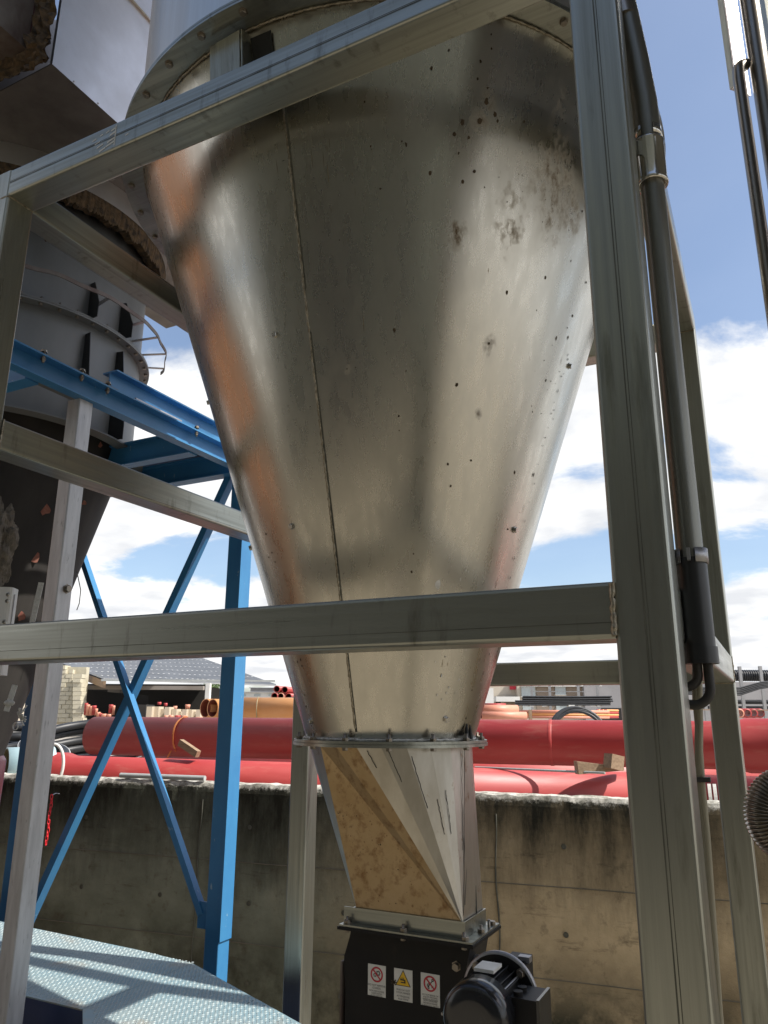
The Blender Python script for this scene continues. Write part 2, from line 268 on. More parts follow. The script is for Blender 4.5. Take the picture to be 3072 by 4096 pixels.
# ------------------------------------------------------------------ mesh builder
class MB:
    def __init__(s): s.v = []; s.f = []; s.sm = []
    def add(s, vs, fs, smooth=False):
        o = len(s.v); s.v += [V(p) for p in vs]; s.f += [tuple(i+o for i in f) for f in fs]; s.sm += [smooth]*len(fs); return s
    def box(s, a, b, m=None):
        (x0, y0, z0), (x1, y1, z1) = a, b
        vs = [V(p) for p in ((x0, y0, z0), (x1, y0, z0), (x1, y1, z0), (x0, y1, z0), (x0, y0, z1), (x1, y0, z1), (x1, y1, z1), (x0, y1, z1))]
        if m is not None: vs = [m @ p for p in vs]
        return s.add(vs, [(0, 3, 2, 1), (4, 5, 6, 7), (0, 1, 5, 4), (1, 2, 6, 5), (2, 3, 7, 6), (3, 0, 4, 7)])
    def sweep(s, prof, pts, smooth=False, caps=True, up=V((0, 0, 1)), closed=False):
        """carry a closed 2-D profile (side, up) along a polyline"""
        pts = [V(p) for p in pts]; rings = []; N_ = len(pts)
        prev = None
        for i, p in enumerate(pts):
            if closed: t = (pts[(i+1) % N_]-pts[i-1]).normalized()
            else: t = ((pts[min(i+1, N_-1)]-p).normalized() + (p-pts[max(i-1, 0)]).normalized()).normalized()
            u = up if prev is None else prev
            if abs(t.dot(u)) > .98: u = V((0, 1, 0)) if abs(t.y) < .9 else V((1, 0, 0))
            side = t.cross(u).normalized(); uu = side.cross(t).normalized()
            if smooth: prev = uu
            pr = prof(i/(N_-1)) if callable(prof) else prof; n = len(pr)
            rings.append([p+side*a+uu*b for a, b in pr])
        vs = [q for r in rings for q in r]; fs = []
        for i in range(N_ if closed else N_-1):
            k = (i+1) % N_
            for j in range(n): fs.append((i*n+j, i*n+(j+1) % n, k*n+(j+1) % n, k*n+j))
        s.add(vs, fs, smooth)
        if caps and not closed: s.add(rings[0], [tuple(range(n))[::-1]]); s.add(rings[-1], [tuple(range(n))])
        return s
    def tube(s, pts, r, n=14, caps=True, closed=False):
        pr = [(r*math.cos(2*math.pi*k/n), r*math.sin(2*math.pi*k/n)) for k in range(n)]
        return s.sweep(pr, pts, True, caps, closed=closed)
    def rbar(s, a, b, w, h, r=.008, up=V((0, 0, 1))):
        """rounded box section"""
        pr = []
        for cx_, cy_, a0 in ((w/2-r, h/2-r, 0), (-w/2+r, h/2-r, 90), (-w/2+r, -h/2+r, 180), (w/2-r, -h/2+r, 270)):
            for k in range(4): t = R(a0+30*k); pr.append((cx_+r*math.cos(t), cy_+r*math.sin(t)))
        return s.sweep(pr, [a, b], up=up)
    def lathe(s, prof, c=(0, 0), n=96, a0=0, a1=360, smooth=True, axis=None):
        full = abs(a1-a0) >= 360; m = n if full else n+1; vs = []
        for r, z in prof:
            for k in range(m):
                t = R(a0+(a1-a0)*k/n); p = V((r*math.cos(t), r*math.sin(t), z)); p = axis @ p if axis else p+V((c[0], c[1], 0)); vs.append(p)
        fs = []
        for i in range(len(prof)-1):
            for k in range(n if full else n):
                k2 = (k+1) % m if full else k+1
                fs.append((i*m+k, i*m+k2, (i+1)*m+k2, (i+1)*m+k))
        return s.add(vs, fs, smooth)
    def prism(s, poly, vec):
        n = len(poly); P = [V(p) for p in poly]; v = V(vec)
        return s.add(P+[p+v for p in P], [tuple(range(n))[::-1], tuple(range(n, 2*n))]+[(i, (i+1) % n, n+(i+1) % n, n+i) for i in range(n)])
    def mesh(s, name, inv=None):
        me = bpy.data.meshes.new(name); me.from_pydata([(inv @ p if inv else p) for p in s.v], [], s.f)
        bm = bmesh.new(); bm.from_mesh(me); bmesh.ops.recalc_face_normals(bm, faces=bm.faces); bm.to_mesh(me); bm.free()
        me.polygons.foreach_set('use_smooth', s.sm); me.update(); return me

def tag(o, label, cat, group=None, kind=None):
    o['label'] = label
    if cat: o['category'] = cat
    if group: o['group'] = group
    if kind: o['kind'] = kind
    return o
def thing(name, label, cat, loc=(0, 0, 0), rz=0, group=None):
    o = bpy.data.objects.new(name, None); COL.objects.link(o); o.empty_display_size = .1
    o.matrix_world = Matrix.Translation(V(loc)) @ Matrix.Rotation(rz, 4, 'Z')
    o['_'] = 0; del o['_']
    return tag(o, label, cat, group)
INV = {}
def root_of(o):
    while o.parent: o = o.parent
    return o
def part(name, mb, m, parent, label=None, kind=None):
    """mesh given in world coordinates, linked as one object under its thing (or under a part)"""
    r = root_of(parent); inv = (Matrix.Translation(r.location) @ r.rotation_euler.to_matrix().to_4x4()).inverted()
    me = mb.mesh(name, inv); me.materials.append(m if not isinstance(m, str) else M[m])
    o = bpy.data.objects.new(name, me); COL.objects.link(o); o.parent = parent
    if label: o['label'] = label
    if kind: o['kind'] = kind
    return o
def solo(name, mb, m, label=None, cat=None, group=None, kind=None, loc=None):
    loc = V(loc) if loc is not None else V((0, 0, 0))
    me = mb.mesh(name, Matrix.Translation(-loc)); me.materials.append(M[m] if isinstance(m, str) else m)
    o = bpy.data.objects.new(name, me); COL.objects.link(o); o.location = loc
    if label: o['label'] = label
    if cat: o['category'] = cat
    if group: o['group'] = group
    if kind: o['kind'] = kind
    return o
def inst(name, me, parent, mw, kind=None):
    """another copy of a shared mesh, given by its world matrix"""
    r = root_of(parent); inv = (Matrix.Translation(r.location) @ r.rotation_euler.to_matrix().to_4x4()).inverted()
    o = bpy.data.objects.new(name, me); COL.objects.link(o); o.parent = parent; o.matrix_local = inv @ mw
    return o
def frame(p, z, x=None):
    z = V(z).normalized(); x = V(x) if x else (V((0, 0, 1)) if abs(z.z) < .9 else V((1, 0, 0)))
    y = z.cross(x).normalized(); x = y.cross(z)
    return Matrix(((x.x, y.x, z.x, p[0]), (x.y, y.y, z.y, p[1]), (x.z, y.z, z.z, p[2]), (0, 0, 0, 1)))
M['nickel'] = mat('bright_stud', (.55, .53, .5), rough=.25, metal=1)
def bolt_mesh(name, r, h, shank, sr):
    m = MB(); m.lathe([(0, h), (r*.9, h), (r, h*.85), (r, 0), (r*1.35, 0), (r*1.35, -h*.18), (sr, -h*.18)], n=6, smooth=False)
    if shank: m.lathe([(sr, -h*.18), (sr, -shank), (0, -shank)], n=8)
    me = m.mesh(name); me.materials.append(M['bolt']); return me
BOLT = bolt_mesh('bolt', .011, .010, .0, .004)
STUD = bolt_mesh('stud', .009, .008, .0, .004); STUD.materials[0] = M['nickel']
THRU = bolt_mesh('through_bolt', .011, .010, .045, .006)

# ================================================================== SETTING
g = MB(); g.add([(-600, -600, 0), (600, -600, 0), (600, 900, 0), (-600, 900, 0)], [(0, 1, 2, 3)])
solo('ground', g, 'ground', 'lower yard of stained sandy concrete under the hopper frames', kind='structure')
WS = .1197
def wally(x): return 3.63+WS*(x+6.33)
g = MB(); g.prism([(-600, wally(-30)+.12, .0), (-30, wally(-30)+.12, 0), (30, wally(30)+.12, 0), (600, wally(30)+.12, 0), (600, 900, 0), (-600, 900, 0)], (0, 0, 1.5))
solo('yard_ground', g, 'yard', 'raised gravel storage yard behind the retaining wall', kind='structure')

# ---- retaining wall
wall = thing('concrete_wall', 'long stained concrete retaining wall with pale broken coping behind the frame', 'wall', (-3, wally(-3), 0))
m = MB(); xs = [-14+i*.045 for i in range(620)]; prof = []
def wp(x, t, z):       # t = thickness direction
    return V((x - t*WS, wally(x)+t, z))
rows = [(0, 0), (0, .5), (0, 1.0), (0, 1.4), (0, 1.60), (0, 1.68), (.006, 1.72), (.02, 1.75), (.07, 1.757), (.13, 1.755), (.165, 1.74), (.17, 1.5), (.17, 0)]
vs = []
for x in xs:
    for k, (t, z) in enumerate(rows):
        nn = noise.noise(V((x*9, t*20, z*9))); n2 = noise.noise(V((x*2.1, 4, z*2.1)))
        dz = (.012*nn+.010*noise.noise(V((x*31, t*30, 2)))) if k in (6, 7, 8, 9) else 0
        dt = (.010*nn+.006*noise.noise(V((x*40, z*40, 5)))) if k in (5, 6, 7) else .003*n2
        if k in (6, 7): dz -= max(0, noise.noise(V((x*4.3, 7, 1)))-.25)*.09
        vs.append(wp(x, t+dt, z+dz))
n = len(rows); fs = [(i*n+j, (i+1)*n+j, (i+1)*n+j+1, i*n+j+1) for i in range(len(xs)-1) for j in range(n-1)]
m.add(vs, fs, False); part('wall_body', m, 'wall', wall)
for xj in (-6.6, -4.17, -1.75, .65):
    m = MB(); m.tube([wp(xj+.008*math.sin(z*9), -.004+.002*math.sin(z*31), z) for z in [i*.06 for i in range(28)]], .006, 5); part('joint_line', m, 'seam', wall)

for zj in (.60, 1.17):
    m = MB(); m.tube([wp(x, -.0015+.002*noise.noise(V((x*2, zj, 1))), zj+.004*noise.noise(V((x*1.3, 3, zj)))) for x in [-12+i*.25 for i in range(96)]], .0035, 5); part('formwork_line', m, 'formline', wall)
TH = MB(); TH.lathe([(0, .0), (.014, .0), (.018, .002), (.018, .0)], n=12); TH = TH.mesh('tie_hole'); TH.materials.append(M['seam'])
for i in range(24):
    for zj in (.33, .88, 1.43):
        x = -11.7+i*.8; inst('tie_hole', TH, wall, frame(wp(x+.02*math.sin(i*3+zj*9), -.0035, zj), (WS, -1, 0)))

# ================================================================== STAINLESS FRAME
W = .1; LX, LY = 2.049, 2.062; Z1, Z2, Z3 = 2.429, 3.098, 3.956
fr = thing('steel_frame', 'tall square frame of stainless box section standing around the cone hopper', 'frame', (-LX/2, LY/2, 0))
h = W/2
for (x, y, zt) in ((-h, h, 5.2), (-LX+h, h, Z3+W), (-LX+h, LY-h, Z3+W), (-h, LY-h, Z3+W)):
    m = MB(); m.rbar((x, y, .012), (x, y, zt), W, W, up=V((0, 1, 0))); p = part('post', m, 'steel_z', fr)
    m = MB(); m.box((x-.09, y-.09, 0), (x+.09, y+.09, .012)); part('foot_plate', m, 'steel_z', fr)
def beam(a, b, ax):
    m = MB(); m.rbar(a, b, W, W); return part('beam', m, 'steel_'+ax, fr)
e = .0015
beam((-LX+W, h, Z3+h), (-W, h, Z3+h), 'x'); beam((-LX+W, h, Z1+h), (-W, h, Z1+h), 'x')
beam((-LX+W, LY-h, Z3+h-.03), (-W, LY-h, Z3+h-.03), 'x'); beam((-LX+W, LY-h, Z1+h), (-W, LY-h, Z1+h), 'x')
beam((-LX+h, W, Z3+h), (-LX+h, LY-W, Z3+h), 'y'); beam((-LX+h, W, Z2+h), (-LX+h, LY-W, Z2+h), 'y')
beam((-h, W, Z3+h), (-h, LY-W, Z3+h), 'y'); beam((-h, W, Z1+h), (-h, LY-W, Z1+h), 'y')
def bead(pts, r, name='weld_bead', par=fr, mt='weld'):
    P = []
    for a, b in zip(pts, pts[1:]):
        a, b = V(a), V(b); k = max(2, int((b-a).length/.006))
        for i in range(k): P.append(a.lerp(b, i/k)+V((random.uniform(-1, 1), random.uniform(-1, 1), random.uniform(-1, 1)))*r*.28)
    P.append(V(pts[-1])); m = MB(); n_ = len(P)
    rr = [r*random.uniform(.7, 1.25) for _ in P]
    m.sweep(lambda t: [(rr[int(t*(n_-1)+.5)]*math.cos(2*math.pi*k/6), rr[int(t*(n_-1)+.5)]*math.sin(2*math.pi*k/6)) for k in range(6)], P, True)
    return part(name, m, mt, par)
bead([(-W, -.001, Z1+.004), (-W, -.001, Z1+W-.004)], .0055); bead([(-LX+W, -.001, Z1), (-LX+W, -.001, Z1+W)], .004)
bead([(-LX+W, .004, Z3), (-LX+W, W-.004, Z3)], .0035); bead([(-LX, .001, Z3-.002), (-LX+W, .001, Z3-.002)], .003)
bead([(-LX+W-.004, W, Z3-.001), (-LX+.004, W, Z3-.001)], .003); bead([(-LX+W+.001, W+.001, Z2+.003), (-LX+W+.001, W+.001, Z2+W)], .004)
bead([(-W+.004, LY-W-.002, Z3-.001), (-.004, LY-W-.002, Z3-.001)], .004); bead([(-W+.004, LY-W-.002, Z1-.001), (-.002, LY-W-.002, Z1-.001)], .004)
bead([(.001, LY-W-.002, Z1), (.001, LY-W-.002, Z1+W)], .003)
# longitudinal mill seams of the sections: a darker, slightly sunken-looking double line
def seam_strip(a, b, wdt, nrm):
    a, b, nrm = V(a), V(b), V(nrm); t = (b-a).normalized(); s_ = t.cross(nrm)
    m = MB(); k = 40; P = []
    for i in range(k+1):
        p = a.lerp(b, i/k)+nrm*.0006; j = wdt*(.8+.5*noise.noise(V((i*.7, 3, a.z)))); P += [p-s_*j, p+s_*j]
    m.add(P, [(2*i, 2*i+1, 2*i+3, 2*i+2) for i in range(k)]); return part('mill_seam', m, 'seam', fr)
seam_strip((-.049, 0, .1), (-.049, 0, 5.15), .0016, (0, -1, 0)); seam_strip((-.0435, 0, .1), (-.0435, 0, 5.15), .0010, (0, -1, 0))
seam_strip((-LX+W, 0, Z3+.047), (-W, 0, Z3+.047), .0018, (0, -1, 0)); seam_strip((-LX+W, 0, Z3+.052), (-W, 0, Z3+.052), .001, (0, -1, 0))
seam_strip((-LX+W, 0, Z1+.028), (-W, 0, Z1+.028), .0008, (0, -1, 0))
seam_strip((-LX+W, W*.98, Z2+.0), (-LX+W, LY-W, Z2+.02), .0008, (1, 0, 0))
# chalk crosses on the front top rail
m = MB()
for (dx, dz, lx, lz) in ((0, .012, .004, .076), (-.01, .07, .02, .006), (-.012, .055, .022, .006), (-.016, .032, .03, .006), (-.018, .018, .035, .006), (-.075, .045, .02, .004), (-.062, .028, .025, .005),
                         (-.05, .01, .025, .006), (-.035, .072, .014, .004), (-.06, .07, .012, .004), (-.09, .062, .016, .004), (.05, .03, .012, .004)):
    x0 = -LX+.575+dx; z0 = Z3+dz; m.add([(x0-lx/2, -.0008, z0), (x0+lx/2, -.0008, z0+lx*.25), (x0+lx/2, -.0008, z0+lz+lx*.25), (x0-lx/2, -.0008, z0+lz)], [(0, 1, 2, 3)])
part('chalk_mark', m, 'chalk', fr, kind='stuff')

# ================================================================== MAIN CONE HOPPER
AX, AY = -1.035, 1.023; ZB, RB, ZT, RT = 2.217, .277, 4.259, .96; K = (RT-RB)/(ZT-ZB)
def cr_(z): return RB+K*(z-ZB)
def cp(az, z, off=0.):
    t = R(az); r = cr_(z)+off; return V((AX+r*math.cos(t), AY+r*math.sin(t), z - off*K))
def cn(az): t = R(az); return V((math.cos(t), math.sin(t), -K)).normalized()
hop = thing('cone_hopper', 'large stainless steel cone hopper with riveted studs and muddy splashes', 'hopper', (AX, AY, 0))
m = MB(); zs = [ZB+.006+(ZT-ZB-.006)*i/40 for i in range(41)]; nA = 192; vs = []
for z in zs:
    for k in range(nA):
        a = 360*k/nA; d = .0036*noise.noise(V((math.cos(R(a))*2.6, math.sin(R(a))*2.6, z*1.3)))+.0016*math.exp(-((z-ZT)/.08)**2)*math.sin(R(a)*9)
        vs.append(cp(a, z, d))
m.add(vs, [(i*nA+k, i*nA+(k+1) % nA, (i+1)*nA+(k+1) % nA, (i+1)*nA+k) for i in range(40) for k in range(nA)], True)
part('cone', m, 'cone', hop)
m = MB(); m.lathe([(RT+.002, ZT), (1.045, ZT), (1.045, ZT+.008), (.9, ZT+.008), (.9, ZT), (RT+.002, ZT)], (AX, AY), 160, smooth=False); part('lower_ring_flange', m, 'steel_x', hop)
m = MB(); m.lathe([(1.045, ZT+.010), (1.045, ZT+.018), (.99, ZT+.018), (.96, ZT+.010), (1.045, ZT+.010)], (AX, AY), 160, smooth=False); part('upper_ring_flange', m, 'steel_x', hop)
m = MB(); m.lathe([(.99, ZT+.018), (.992, 4.9), (.99, 5.6), (.99, 9.6), (.7, 9.9), (0, 10)], (AX, AY), 160); part('cylinder_wall', m, 'cylinder', hop)
bead([cp(a, ZT-.004, .003) for a in range(-175, 12, 2)], .004, par=hop)
for k in range(40):
    a = -88.9+9.1*k if k < 20 else -88.9-9.1*(k-19)
    t = R(a); p = (AX+1.016*math.cos(t), AY+1.016*math.sin(t), ZT-.0005); inst('flange_bolt', THRU, hop, frame(p, (0, 0, -1)) @ Matrix.Translation((0, 0, 0)))
# vertical field weld of the cone sheet
bead([cp(-85.1, z, .0005) for z in [4.02-i*.04 for i in range(45)]], .0036, 'seam_weld', hop)
m = MB(); m.sweep([(-.0035, -.0004), (.0035, -.0004), (.0035, .0012), (-.0035, .0012)], [cp(-84.72, z, .0006) for z in [4.05-i*.1 for i in range(19)]]); part('seam_lap', m, 'seam', hop)
for a, z in ((-95.15, 3.411), (-102.25, 2.861), (-3.25, 3.427), (-11.02, 2.873), (-29.29, 2.288), (-122, 2.28), (-150, 3.42), (-150, 2.87), (60, 3.42)):
    inst('stud', STUD, hop, frame(cp(a, z, .001), cn(a)))
# bracket box on the cone under the ring
for a0, a1, z0 in ((-97.4, -90.7, 4.02),):
    P = [cp(a0, 4.245, .035), cp(a1, 4.245, .035), cp(a1, z0, .085), cp(a0, z0, .085)]
    m = MB(); m.prism(P, cn(-94)*-.004); part('bracket_plate', m, 'steel_z', hop)
    m = MB(); m.prism([cp(a1+.3, 4.245, .034), cp(a1+.3, z0, .084), cp(a1+.3, z0, .0), cp(a1+.3, 4.245, .0)], (.004, 0, 0)); part('bracket_rib', m, 'steel_z', hop)
    m = MB(); m.prism([cp(-89.9, 4.23, .003), cp(-85.6, 4.23, .003), cp(-85.9, z0, .003), cp(-89.9, z0, .003)], cn(-88)*.002); part('bracket_slot_shade', m, 'black_drip', hop)  # black sheet stands in for the shaded opening beside the plate
# bottom flange pair
FLN = MB(); FLN.lathe([(RB-.01, ZB-.012), (.324, ZB-.012), (.324, ZB-.003), (RB, ZB-.003)], (AX, AY), 128, smooth=False)
FLN.lathe([(RB-.005, ZB+.006), (.322, ZB+.006), (.322, ZB-.002), (RB-.005, ZB-.002)], (AX, AY), 128, smooth=False); part('bottom_flange', FLN, 'steel_x', hop)
m = MB(); k_ = 150; rr = []
for i in range(k_+1):
    a = -160+i*(175/k_); rr.append(cp(a, ZB+.011+.002*noise.noise(V((a*.3, 1, 1))), .004))
m.sweep(lambda t: [(.006*(1+.5*noise.noise(V((t*60, 2, 0))))*math.cos(q), .004*(1+.6*noise.noise(V((t*60, 5, 0))))*math.sin(q)) for q in (0, 1.05, 2.1, 3.14, 4.19, 5.24)], rr, True); part('sealant_bead', m, 'silicone', hop)
for k in range(14):
    t = R(-116+k*25.7); p = V((AX+.305*math.cos(t), AY+.305*math.sin(t), ZB+.006)); inst('flange_bolt', BOLT, hop, frame(p, (0, 0, 1)))
    inst('flange_bolt', THRU, hop, frame(p-V((0, 0, .0185)), (0, 0, -1)) @ Matrix.Scale(.9, 4))
# mud splashes and drips that stick to the sheet
def blot(mb, a, z, r, elong=1., off=.0009, seed=0, tilt=0.):
    n_ = 11; P = []; c = cp(a, z, off); nr = cn(a); sd = V((-math.sin(R(a)), math.cos(R(a)), 0)); dn = nr.cross(sd)
    for k in range(n_):
        t = 2*math.pi*k/n_; q = r*(.65+.8*abs(noise.noise(V((k*1.7+seed*3.1, seed*.7, 2)))))
        x_, y_ = q*math.cos(t), q*math.sin(t)*elong; P.append(c+sd*(x_+tilt*y_)+dn*y_)
    mb.add(P, [tuple(range(n_))]); mb.add([c+nr*.0016+(P[k]-c)*.4 for k in range(n_)], [tuple(range(n_))])
SPOT = [(-68.96, 3.991, 9), (-56.67, 4.082, 12), (-53.67, 4.135, 9), (-46.15, 4.199, 8), (-45.82, 4.162, 10), (-47.63, 4.121, 12), (-47.88, 4.074, 11), (-45.77, 4.057, 8), (-45.7, 4.02, 20), (-43.68, 3.993, 18), (-42.97, 3.977, 14), (-50.11, 3.952, 20), (-46.65, 3.965, 22), (-51.56, 3.917, 18), (-48.6, 3.915, 13), (-61.88, 3.884, 18), (-61.11, 3.876, 16), (-68.03, 3.873, 8), (-67.89, 3.864, 8), (-50.42, 3.868, 10), (-56.01, 3.805, 17), (-49.01, 3.794, 15), (-46.72, 3.828, 14), (-44.13, 3.792, 7), (-66.23, 3.759, 18), (-82.19, 3.817, 4), (-41.19, 3.829, 12), (-38.49, 3.77, 15), (-75.52, 3.631, 5), (-79.1, 3.659, 4),
        (-63.07, 3.379, 15), (-45.7, 3.242, 14), (-61.67, 3.144, 9), (-61.47, 3.104, 6), (-45.85, 3.019, 10), (-37.97, 3.038, 8), (-44.03, 2.959, 10), (-50.66, 3.075, 6), (-34.9, 3.526, 14), (-37.77, 3.373, 9), (-59.92, 3.268, 7), (-70.45, 3.339, 3), (-79.24, 3.465, 3), (-75.67, 3.279, 6), (-73.34, 3.281, 4), (-55.45, 2.761, 6), (-55.81, 2.71, 11), (-15.62, 2.867, 8), (-119.3, 2.462, 10), (-115.75, 2.467, 10), (-116.01, 2.448, 9), (-13.37, 2.377, 7), (-12.08, 2.291, 8), (-10.79, 2.244, 12), (-4.29, 2.241, 14), (-123.19, 2.324, 9),
        (-37.3, 4.0, 26), (-28.25, 4.058, 16), (-27.27, 4.053, 14), (-16.6, 3.857, 18), (-31.35, 4.092, 6), (-32.66, 3.958, 12), (-33.05, 4.009, 7), (-24.0, 3.611, 16), (-16.26, 3.702, 8), (-24.7, 3.51, 6), (-10.54, 3.518, 7), (-20.57, 3.341, 7), (-14.64, 3.333, 10), (-12.08, 3.34, 6), (-6.77, 3.255, 8), (-12.68, 3.235, 5), (-6.64, 3.177, 7), (-19.38, 3.035, 16), (-6.66, 3.377, 7), (-118.5, 2.86, 9), (-117.5, 2.80, 8), (-116.8, 2.77, 7), (-121, 2.79, 7), (-121, 2.36, 7), (-122.5, 2.30, 6)]
m = MB()
for i, (a, z, r) in enumerate(SPOT): blot(m, a, z, r*.00038, 1.35, seed=i)
for i in range(60):     # crusted patches high on the right-hand side
    c0 = random.choice(((-27.5, 3.90, 4.2, .09), (-26, 3.78, 3, .07), (-37, 3.77, 2.6, .13), (-20, 3.83, 2.2, .05), (-28, 3.93, 2.5, .04), (-16, 3.45, 6, .25), (-8, 3.3, 4, .35)))
    blot(m, random.gauss(c0[0], c0[2]*.55), random.gauss(c0[1], c0[3]*.6), random.uniform(.001, .0042), random.uniform(.7, 2.6), seed=i+90)
part('mud_splash', m, 'dirt', hop, kind='stuff')
m = MB()
for i in range(20): blot(m, random.uniform(-92, -70), random.uniform(3.3, 3.9), random.uniform(.0008, .0014), random.uniform(10, 34), off=.0003, seed=i+300)
for i in range(16): blot(m, random.uniform(-46, -8), random.uniform(2.35, 3.9), random.uniform(.0007, .0013), random.uniform(8, 26), off=.0003, seed=i+400)
part('mud_film', m, 'dirt_thin', hop, kind='stuff')
m = MB(); blot(m, -66, 3.76, .006, .5, seed=77); blot(m, -67.2, 3.763, .005, .25, seed=78); blot(m, -86.4, 3.876, .005, .3, seed=79); blot(m, -34.9, 4.12, .0016, 22, seed=5, tilt=.02); blot(m, -33.6, 4.04, .0018, 18, seed=6, tilt=.02)
for i in range(18): blot(m, -6.2+random.gauss(0, .5)+i*.05, 3.45-i*.06, random.uniform(.001, .0026), random.uniform(2, 7), seed=i+500)
part('tar_drip', m, 'black_drip', hop, kind='stuff')
m = MB(); blot(m, -44.8, 2.677, .011, 1.7, off=.001, seed=3)
for i in range(30): blot(m, random.uniform(-42, -25), random.uniform(2.28, 2.75), random.uniform(.0012, .003), random.uniform(1, 3), seed=i+700)
part('plaster_splash', m, 'silicone', hop, kind='stuff')
for a, z in ((-11.0, 2.243), (-6.5, 2.24)):
    m = MB(); P = cp(a, z-.005, .016); m.lathe([(.009, 0), (.007, .012), (.005, .03), (.002, .042), (0, .046)], (P.x, P.y), 8); m.v = [V((p.x, p.y, p.z+z-.012)) for p in m.v]; part('tar_cone', m, 'black_drip', hop)

# ================================================================== TRANSITION CHUTE (round to square)
X0, X1, Y0, Y1, ZQ = -1.100, -.748, .924, 1.092, 1.712
chu = thing('transition_chute', 'round to square stainless chute with yellow brown front under the cone', 'chute', (AX, AY, 0))
RC = .272; ZC = ZB-.012; m = MB()
def rim(a): return V((AX+RC*math.cos(R(a)), AY+RC*math.sin(R(a)), ZC))
corners = [V((X0, Y0, ZQ)), V((X1, Y0, ZQ)), V((X1, Y1, ZQ)), V((X0, Y1, ZQ))]
spans = [(-168, -118), (-86, -4), (8, 82), (98, 186)]       # arc of the rim that fans to each corner
for c, (a, b) in zip(corners, spans):
    k = 5 if b-a > 60 else 3
    for i in range(k): m.add([c, rim(a+(b-a)*i/k), rim(a+(b-a)*(i+1)/k)], [(0, 1, 2)])
part('chute_fan', m, 'chute', chu)
for i in range(4):                                             # flat sides between the fans, trimmed to the rim
    c, d = corners[i], corners[(i+1) % 4]; a = spans[i][1]; b = spans[(i+1) % 4][0]+(360 if i == 3 else 0)
    m = MB(); m.add([c, rim(a), rim((a+b)/2), rim(b), d], [(0, 1, 2, 3, 4)]); part('chute_side', m, 'chute_ochre' if i == 0 else 'chute', chu)
m = MB(); m.sweep([(-.002, -.001), (.002, -.001), (.002, .003), (-.002, .003)], [V((X1+.001, Y1-.06, ZQ+.01)), V((AX+RC*.99*math.cos(R(22))+.002, AY+RC*math.sin(R(22))-.03, ZC-.01))]); part('lap_seam', m, 'seam', chu)
# stains on the flat front
m = MB(); mdk = MB(); n0 = (V((X1, Y0, ZQ))-V((X0, Y0, ZQ))).cross(rim(-105)-V((X0, Y0, ZQ))).normalized()
if n0.y > 0: n0 = -n0
def fp(u, v): return V((X0, Y0, ZQ)).lerp(V((X1, Y0, ZQ)), u).lerp(rim(-118).lerp(rim(-86), u), v)
for i in range(90):
    if i < 60: u, v = random.gauss(.33, .17), random.gauss(.46, .13)
    else: u, v = random.uniform(.08, .92), random.uniform(.05, .8)
    u = min(max(u, .05), .95); v = min(max(v, .04), .92)
    c = fp(u, v)+n0*.0012; n_ = 8; r_ = random.uniform(.0008, .003)*(1.2-v*.4)
    sx = V((1, 0, 0)); sy = n0.cross(sx)
    (mdk if i % 6 == 0 else m).add([c+sx*r_*math.cos(2*math.pi*k/n_)*random.uniform(.6, 1.2)+sy*r_*math.sin(2*math.pi*k/n_)*random.uniform(.6, 1.6) for k in range(n_)], [tuple(range(n_))])
part('mud_fleck', m, 'fleck', chu, kind='stuff'); part('dark_fleck', mdk, 'dirt', chu, kind='stuff')
m = MB()
for a_, v0, v1 in ((-80, .02, .12), (-66, .02, .2), (-52, .05, .35), (-40, .3, .5), (-30, .25, .5), (-8, .02, .6), (-4, .0, .95), (14, .1, .9)):
    c = corners[1]; P = []; n_ = 14
    for i in range(n_): 
        v = v0+(v1-v0)*i/(n_-1); q = rim(a_).lerp(c, v); o_ = V((math.cos(R(a_)), math.sin(R(a_)), 0)); P.append(q+o_*.0008+V((random.uniform(-1, 1), random.uniform(-1, 1), 0))*.0012)
    m.sweep(lambda t: [(.0011*(.5+.5*abs(noise.noise(V((t*9, v0*9, 1))))*2)*math.cos(q), .0011*math.sin(q)) for q in (0, 1.57, 3.14, 4.71)], P)
part('black_drip', m, 'black_drip', chu, kind='stuff')
# angle-iron collar
fA = (-1.142, .886, -.708, 1.128)
for nm, a, b in (('collar_angle', (fA[0], fA[1]+.030, 0), (fA[2]-.032, fA[1]+.034, 0)), ('collar_angle', (fA[2]-.036, fA[1]+.0345, 0), (fA[2]-.032, fA[3]-.034, 0)), ('collar_angle', (fA[0], fA[3]-.034, 0), (fA[2]-.032, fA[3]-.030, 0)), ('collar_angle', (fA[0]+.030, fA[1]+.0345, 0), (fA[0]+.034, fA[3]-.0345, 0))):
    m = MB(); m.box((a[0], a[1], 1.679), (b[0], b[1], 1.722)); part(nm, m, 'steel_x', chu)
m = MB(); m.prism([(fA[0], fA[1], 1.673), (fA[2], fA[1], 1.673), (fA[2], fA[3], 1.673), (fA[0], fA[3], 1.673)], (0, 0, .0055)); part('collar_base', m, 'steel_x', chu)
for x_, y_ in ((-1.122, .902), (-.93, .902), (-.735, .902), (-.722, 1.0), (-.722, 1.10), (-.93, 1.112)):
    inst('collar_bolt', BOLT, chu, frame((x_, y_, 1.679), (0, 0, 1)))

